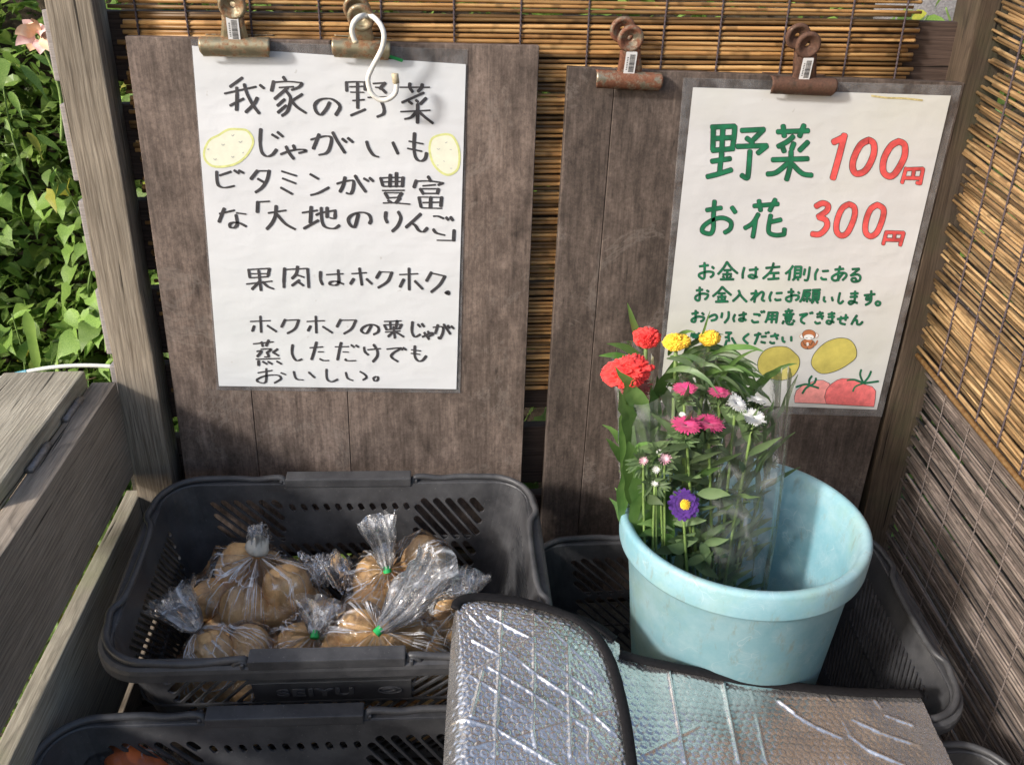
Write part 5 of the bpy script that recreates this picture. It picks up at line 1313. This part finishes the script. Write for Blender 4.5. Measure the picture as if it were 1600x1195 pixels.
for x, y, Y, L_ in ((1090, 840, -.255, .03), (1050, 850, -.255, .028), (1078, 870, -.25, .035), (1070, 900, -.25, .03), (1100, 860, -.25, .028)):
    for k in range(3):
        V, F = lance(PY(x + 4 * k, y + 6 * k, Y), Vector((math.cos(k * 2 + x), -.3, .7 * math.sin(k * 2.2 + x))), L_, .0055, .3, n=8); part('leaf', V, F, M['bleaf2'], bq1, True)

rr = random.Random(76)
for k in range(46):
    x = rr.uniform(1035, 1120); y = rr.uniform(548, 610); V, F = lance(PY(x, y, rr.uniform(-.20, -.15)), Vector((rr.uniform(.1, 1.1), -.15, rr.uniform(.1, .9))), rr.uniform(.04, .075), rr.uniform(.0016, .0035), rr.uniform(1.2, 2.8), n=10)
    part('leaf', V, F, M['bleaf2'] if rr.random() < .5 else M['bleaf'], bq1, True)
rr = random.Random(77)
for k in range(70):
    x = rr.uniform(992, 1105); y = rr.uniform(690, 880); V, F = lance(PY(x, y, rr.uniform(-.255, -.215)), Vector((rr.gauss(0, .7), -.25, rr.uniform(.1, 1))), rr.uniform(.022, .042), rr.uniform(.003, .0065), rr.uniform(.2, 1.2), n=7)
    part('leaf', V, F, M['bleaf2'] if rr.random() < .6 else M['bleaf'], bq1, True)
base2 = Vector((.345, -.255, .62))
bq2 = empty('flower_bouquet', base2, 'film wrapped bouquet of magenta and white asters in the middle of the bucket', 'bouquet', 'bouquets in the bucket')
for i, (x, y, Y, mt, sz, up_) in enumerate([(1070, 608, -.235, 'pink', .0135, (-.1, -.08, 1)), (1124, 614, -.225, 'pink', .0125, (.05, -.06, 1)), (1072, 665, -.255, 'pink', .0165, (0, -.15, 1)), (1108, 662, -.245, 'pink', .0170, (.1, -.12, 1)), (1150, 630, -.235, 'wpetal', .0135, (.35, -.35, .8)), (1178, 653, -.245, 'wpetal', .0140, (.1, -.3, .9)), (1182, 626, -.20, 'wpetal', .012, (.2, .1, 1)), (1165, 722, -.19, 'wpetal', .010, (.1, -.1, 1)), (1205, 716, -.18, 'wpetal', .010, (.2, -.1, 1)), (1066, 648, -.24, 'wpetal', .004, (0, -.4, 1)), (1118, 704, -.2, 'budpink', .008, (0, -.1, 1))]):
    c = PY(x, y, Y); P = stem(base2 + Vector((.006 * (i % 4) - .01, .004 * (i % 3), .02 * (i % 3))), c - Vector((0, 0, sz * .25)), .0019, bq2, seed=40 + i)
    aster(c, Vector(up_), sz, M[mt], bq2, 50 + i, 3, .28, None, 30)
    V, F = [], []; rr = random.Random(i)
    for k in range(26):
        a = rr.uniform(0, 6.28); lance(c - Vector((0, 0, sz * (.5 + .8 * rr.random()))), Vector((math.cos(a), math.sin(a), rr.uniform(-.1, .7))), sz * rr.uniform(.7, 1.1), sz * .09, .3, n=5, V=V, F=F)
    tag(part('bracts', V, F, M['bleaf2'], bq2), kind='stuff')
    leaves_on(P, 16, .045, .0038, bq2, M['bleaf2'], 60 + i, .2, .95, .4, .5)
rr = random.Random(78)
for k in range(80):
    y = rr.uniform(650, 900); x = rr.uniform(1070, 1215 - (y - 650) * .18); V, F = lance(PY(x, y, rr.uniform(-.245, -.19)), Vector((rr.gauss(0, .35), -.1, 1)), rr.uniform(.03, .06), rr.uniform(.002, .004), rr.uniform(.1, .9), n=7)
    part('leaf', V, F, M['bleaf2'], bq2, True)
def sleeve(parent, base, top, r0, r1, seed, ragged=.02, arc=(0, 6.283), bulge=.0):
    V, F = [], []; NP, NT = 80, 40; ax = (top - base); L_ = ax.length; ax = ax.normalized(); s = (Vector((1, 0, 0)) - ax * ax.x).normalized(); u = ax.cross(s)
    for j in range(NT + 1):
        t = j / NT
        for i in range(NP + 1):
            a = arc[0] + (arc[1] - arc[0]) * i / NP; Lt = L_ * (1 + ragged / L_ * 2.2 * math.sin(a * 2 + seed) * t); r_ = r0 + (r1 - r0) * t ** .8 + bulge * math.sin(t * math.pi)
            d = s * math.cos(a) + u * math.sin(a) * .72
            p = base + ax * Lt * t + d * r_
            q = Vector((math.cos(a) * 1.6, math.sin(a) * 1.6, t * 1.3 + seed)); p += d * (.014 * noise.noise(q * 1.3) + .005 * (1 - abs(noise.noise(Vector((q.x * 2.6, q.y * 2.6, q.z * .8)))) * 2.5) + .0010 * math.sin(a * 9 + 3 * noise.noise(q)) * (1 - t * .6)); V.append(p)
    for j in range(NT):
        for i in range(NP): b_ = j * (NP + 1) + i; F.append((b_, b_ + 1, b_ + NP + 2, b_ + NP + 1))
    part('film_sleeve', V, F, M['sleeve'], parent, False)
sleeve(bq1, Vector((.285, -.235, .62)), PY(1040, 575, -.185), .020, .052, 3, .012)
sleeve(bq2, Vector((.345, -.262, .60)), PY(1150, 610, -.195), .022, .058, 8, .012, bulge=.006)

# ------------------------------------------------------------------ plants behind the stall
def leaf_mesh(kind, seed):
    rr = random.Random(seed); V, F = [], []
    if kind == 'heart': prof = [(0, .10), (-.12, .42), (.10, .50), (.35, .45), (.65, .27), (.88, .10), (1.08, 0)]
    elif kind == 'oval': prof = [(0, .02), (.12, .22), (.35, .34), (.6, .30), (.82, .16), (.95, .06), (1.05, 0)]
    else: prof = [(0, .02), (.15, .11), (.4, .15), (.65, .12), (.85, .06), (1.0, .02), (1.1, 0)]
    n = len(prof); bend = rr.uniform(.15, .5); fold = rr.uniform(.15, .4)
    for i, (y, w_) in enumerate(prof):
        ym = max(y, i / (n - 1) * 1.0) if kind == 'heart' else y
        ym = [0, .12, .28, .45, .68, .88, 1.08][i] if kind == 'heart' else y
        zc = -bend * ym * ym + .03 * rr.uniform(-1, 1)
        wl = w_ * rr.uniform(.9, 1.1); wr_ = w_ * rr.uniform(.9, 1.1)
        V += [(-wl, y, zc + wl * fold + .03 * rr.uniform(-1, 1)), (0, ym, zc), (wr_, y, zc + wr_ * fold + .03 * rr.uniform(-1, 1))]
    for i in range(n - 1):
        a = i * 3; F += [(a, a + 1, a + 4, a + 3), (a + 1, a + 2, a + 5, a + 4)]
    return V, F
LM = {}
for kind in ('heart', 'oval', 'narrow'):
    for mt in ('leaf', 'leaf_yellow'):
        LM[kind, mt] = []
        for k in range(4):
            V, F = leaf_mesh(kind, k * 7 + len(kind)); me = bpy.data.meshes.new('leaf'); me.from_pydata(V, [], F); me.materials.append(M[mt]); me.polygons.foreach_set('use_smooth', [True] * len(F)); LM[kind, mt].append(me)
def plant(base, top, n, kind, size, label, seed, yellow=.04, cat='plant', group='leafy plants growing behind the stall', stem_r=.0022, spread=.06):
    rr = random.Random(seed); root = empty('leafy_vine' if kind == 'heart' else 'garden_plant', base, label, cat, group)
    mid = base.lerp(top, .5) + Vector((rr.uniform(-.04, .04), rr.uniform(-.04, .02), .02)); P = catmull([base, mid, top], 8)
    V, F = tube_vf([p for p in P], [stem_r * (1.3 - .8 * i / len(P)) for i in range(len(P))], 6); part('stem', V, F, M['stem'], root, True)
    for k in range(n):
        t = .12 + .88 * (k + rr.random()) / n; q = min(t, .999) * (len(P) - 1); i = int(q); p = P[i].lerp(P[i + 1], q - i)
        a = rr.uniform(0, 6.28); out_ = Vector((math.cos(a), math.sin(a) - .45, rr.uniform(-.1, .6))).normalized(); pl = spread * rr.uniform(.25, 1.0)
        mt = 'leaf_yellow' if rr.random() < yellow else 'leaf'
        me = rr.choice(LM[kind if rr.random() < .85 else 'oval', mt]); o = bpy.data.objects.new('leaf', me); col.objects.link(o); o.parent = root
        o.location = p + out_ * pl - base; sz = size * rr.uniform(.45, 1.15); o.scale = (sz, sz, sz)
        yv = (Vector((out_.x, out_.y, -.25 - .5 * rr.random()))).normalized(); zv = (Vector((-.35 + .5 * rr.gauss(0, 1) * .6, -.5 + .35 * rr.gauss(0, 1), .85))).normalized()
        xv = yv.cross(zv).normalized(); zv = xv.cross(yv); o.rotation_euler = Matrix((xv, yv, zv)).transposed().to_euler()
    return root
rr = random.Random(21)
kinds = [('heart', .040, 'leafy_vine'), ('heart', .034, 'v'), ('oval', .034, 'p'), ('narrow', .055, 'n')]
where = ['by the left edge of the photo', 'just left of the grey post', 'between the post and the photo edge']
idx = 0
for gy in range(7):
    for gx in range(5):
        X = -.415 - gx * .105 + rr.uniform(-.045, .03); Yb = .13 + gy * .085 + rr.uniform(-.03, .03)
        b_ = Vector((X, Yb, terrain(X, Yb) - .01)); hgt = rr.uniform(.20, .36)
        tp = b_ + Vector((rr.uniform(-.05, .05), rr.uniform(-.09, .0), hgt)); tp.x = min(tp.x, -.425)
        kind, size, _ = kinds[rr.choices(range(4), (4, 3, 3, 2))[0]]
        desc = {'heart': 'heart-leaved vine', 'oval': 'oval-leaved bushy plant', 'narrow': 'narrow-leaved stalk'}[kind]
        row = ('nearest the fence', 'low behind the fence', 'a little behind the fence', 'half way up the bank', 'higher on the bank', 'high on the bank', 'at the top of the bank')[gy]
        colw = ('touching the grey post', 'close to the grey post', 'midway to the left edge', 'near the left edge', 'at the far left edge')[gx]
        plant(b_, tp, 27, kind, size, 'green %s %s, %s' % (desc, row, colw), 300 + idx, yellow=.07 + .14 * (gy < 2)); idx += 1
for k, (x, y, Y, hgt) in enumerate([(1450, 25, .12, .12), (1478, 12, .14, .14), (1465, 40, .2, .2), (830, 722, .09, .10), (822, 690, .12, .12), (262, 130, .14, .16), (205, 150, .14, .14), (268, 588, .12, .12), (280, 690, .10, .08)]):
    tp = PY(x, y, Y); plant(tp - Vector((0, -.02, hgt)), tp, 12, 'oval' if k % 2 else 'heart', .034, ['leafy sprig right of the bamboo screen at the top', 'topmost green sprig beside the grey stone', 'lower green sprig behind the bamboo screen end', 'green sprig seen in the gap between the two brown boards', 'small sprig above the one in the gap between the boards', 'sprig in the first gap of the back boards beside the post', 'sprig hidden mostly by the left post', 'yellowish sprig in the fourth gap of the back boards', 'small low sprig under the lowest visible back board'][k], 700 + k, yellow=.08, spread=.03)
# dense undergrowth: one mass of small leaves and dry stems
V, F = [], []; rr = random.Random(5); LV = {k: leaf_mesh(k, 3) for k in ('heart', 'oval', 'narrow')}
def scatter(n, xr, yr, hr, sr):
    for _ in range(n):
        x, y = rr.uniform(*xr), rr.uniform(*yr); k = rr.choice(('heart', 'oval', 'narrow')); lv, lf = LV[k]; sz = rr.uniform(*sr)
        z = terrain(x, y) + rr.uniform(*hr) * rr.random()
        R3 = Matrix.Rotation(rr.uniform(0, 6.28), 3, 'Z') @ Matrix.Rotation(rr.gauss(.25, .5), 3, 'X') @ Matrix.Rotation(rr.gauss(0, .5), 3, 'Y')
        b_ = len(V); c = Vector((x, y, z))
        V.extend(c + R3 @ (Vector(q) * sz) for q in lv); F.extend(tuple(q + b_ for q in f) for f in lf)
scatter(11000, (-1.15, -.42), (.10, .85), (.0, .30), (.020, .040))
scatter(3600, (-.42, 1.3), (.22, .9), (.0, .30), (.020, .038))
scatter(6000, (-2.2, 2.4), (.8, 1.8), (.0, .5), (.03, .06))
scatter(900, (-.62, -.41), (-.6, .05), (.10, .36), (.02, .035))
u = part('undergrowth', V, F, M['under'], None, False, (0, 0, 0)); tag(u, 'dense mass of small leaves covering the bank behind the stall', 'undergrowth', kind='stuff')
V, F = [], []
for _ in range(170):
    x, y = rr.uniform(-1.1, 1.0), rr.uniform(.10, .7); a = Vector((x, y, terrain(x, y) + rr.uniform(0, .10))); d = Vector((rr.gauss(0, 1), rr.gauss(0, .6), rr.gauss(.3, .5))).normalized()
    tube_vf([a, a + d * .05 + Vector((0, 0, .01)), a + d * rr.uniform(.08, .2)], [.0016, .0013, .0006], 4, V=V, F=F)
tag(part('dry_stems', V, F, M['twig'], None, True, (0, 0, 0)), 'dry brown stems tangled among the green leaves', 'twigs', kind='stuff')
# pink flower, long blade, stake
fc = PY(60, 56, .10); fr_ = empty('pink_lily', fc - Vector((0, 0, .12)), 'pink and yellow lily like flower at the top left corner', 'flower')
stem(fc - Vector((0, -.01, .12)), fc, .002, fr_)
M['lily'] = petal_mat('pale_pink_petal', (.74, .40, .38), (.86, .64, .58)); M['lily2'] = petal_mat('yellow_streaked_petal', (.80, .50, .28), (.85, .62, .45))
for k in range(9):
    a = k * .7; V, F = lance(fc + Vector((.003 * math.cos(a), 0, .003 * math.sin(a))), Vector((math.cos(a), -.9 + .8 * (k % 3 == 0), math.sin(a) * .8 + .3)), .019 + .004 * (k % 3), .0075, .8, n=8); part('petal', V, F, M['lily'] if k % 2 else M['lily2'], fr_, True)
gb = empty('grass_blade', PY(60, 600, .09), 'long pale green grass blade standing behind the stake', 'grass blade')
P = [PY(x, y, .085) for x, y in ((62, 600), (58, 570), (52, 540), (46, 510), (41, 486))]; V, F = [], []; ribbon_leaf(catmull(P, 4), [.0035] * 5 + [.0060] * 6 + [.0070] * 3 + [.006, .004, .0005], Vector((.2, -1, .2)), V, F); part('blade', V, F, M['leaf'], gb, True)
sk = empty('garden_stake', PY(100, 574, .055), 'thin bent white garden stake with a blue section behind the box lid', 'stake')
SPT = catmull([PY(x, y, .052) for x, y in ((-30, 600), (0, 591), (45, 580), (90, 573), (140, 571), (190, 575), (240, 590))], 8)
V, F = tube_vf(SPT, .0027, 10); part('pole', V, F, M['hosew'], sk, True)
V, F = tube_vf(catmull([PY(x, y, .052) for x, y in ((9, 589), (26, 584.5), (43, 580.5))], 6), .0030, 10); part('blue_section', V, F, M['hoseb'], sk, True)
me = blob_mesh('stone', 5, 3, .25, (1.3, 1, .8)); me.materials.append(M['stone']); c = PY(1505, 2, .42); o = link('stone', me, None, None, c); o.scale = (.11, .08, .09); tag(o, 'grey weathered stone behind the fence at the top right', 'stone')
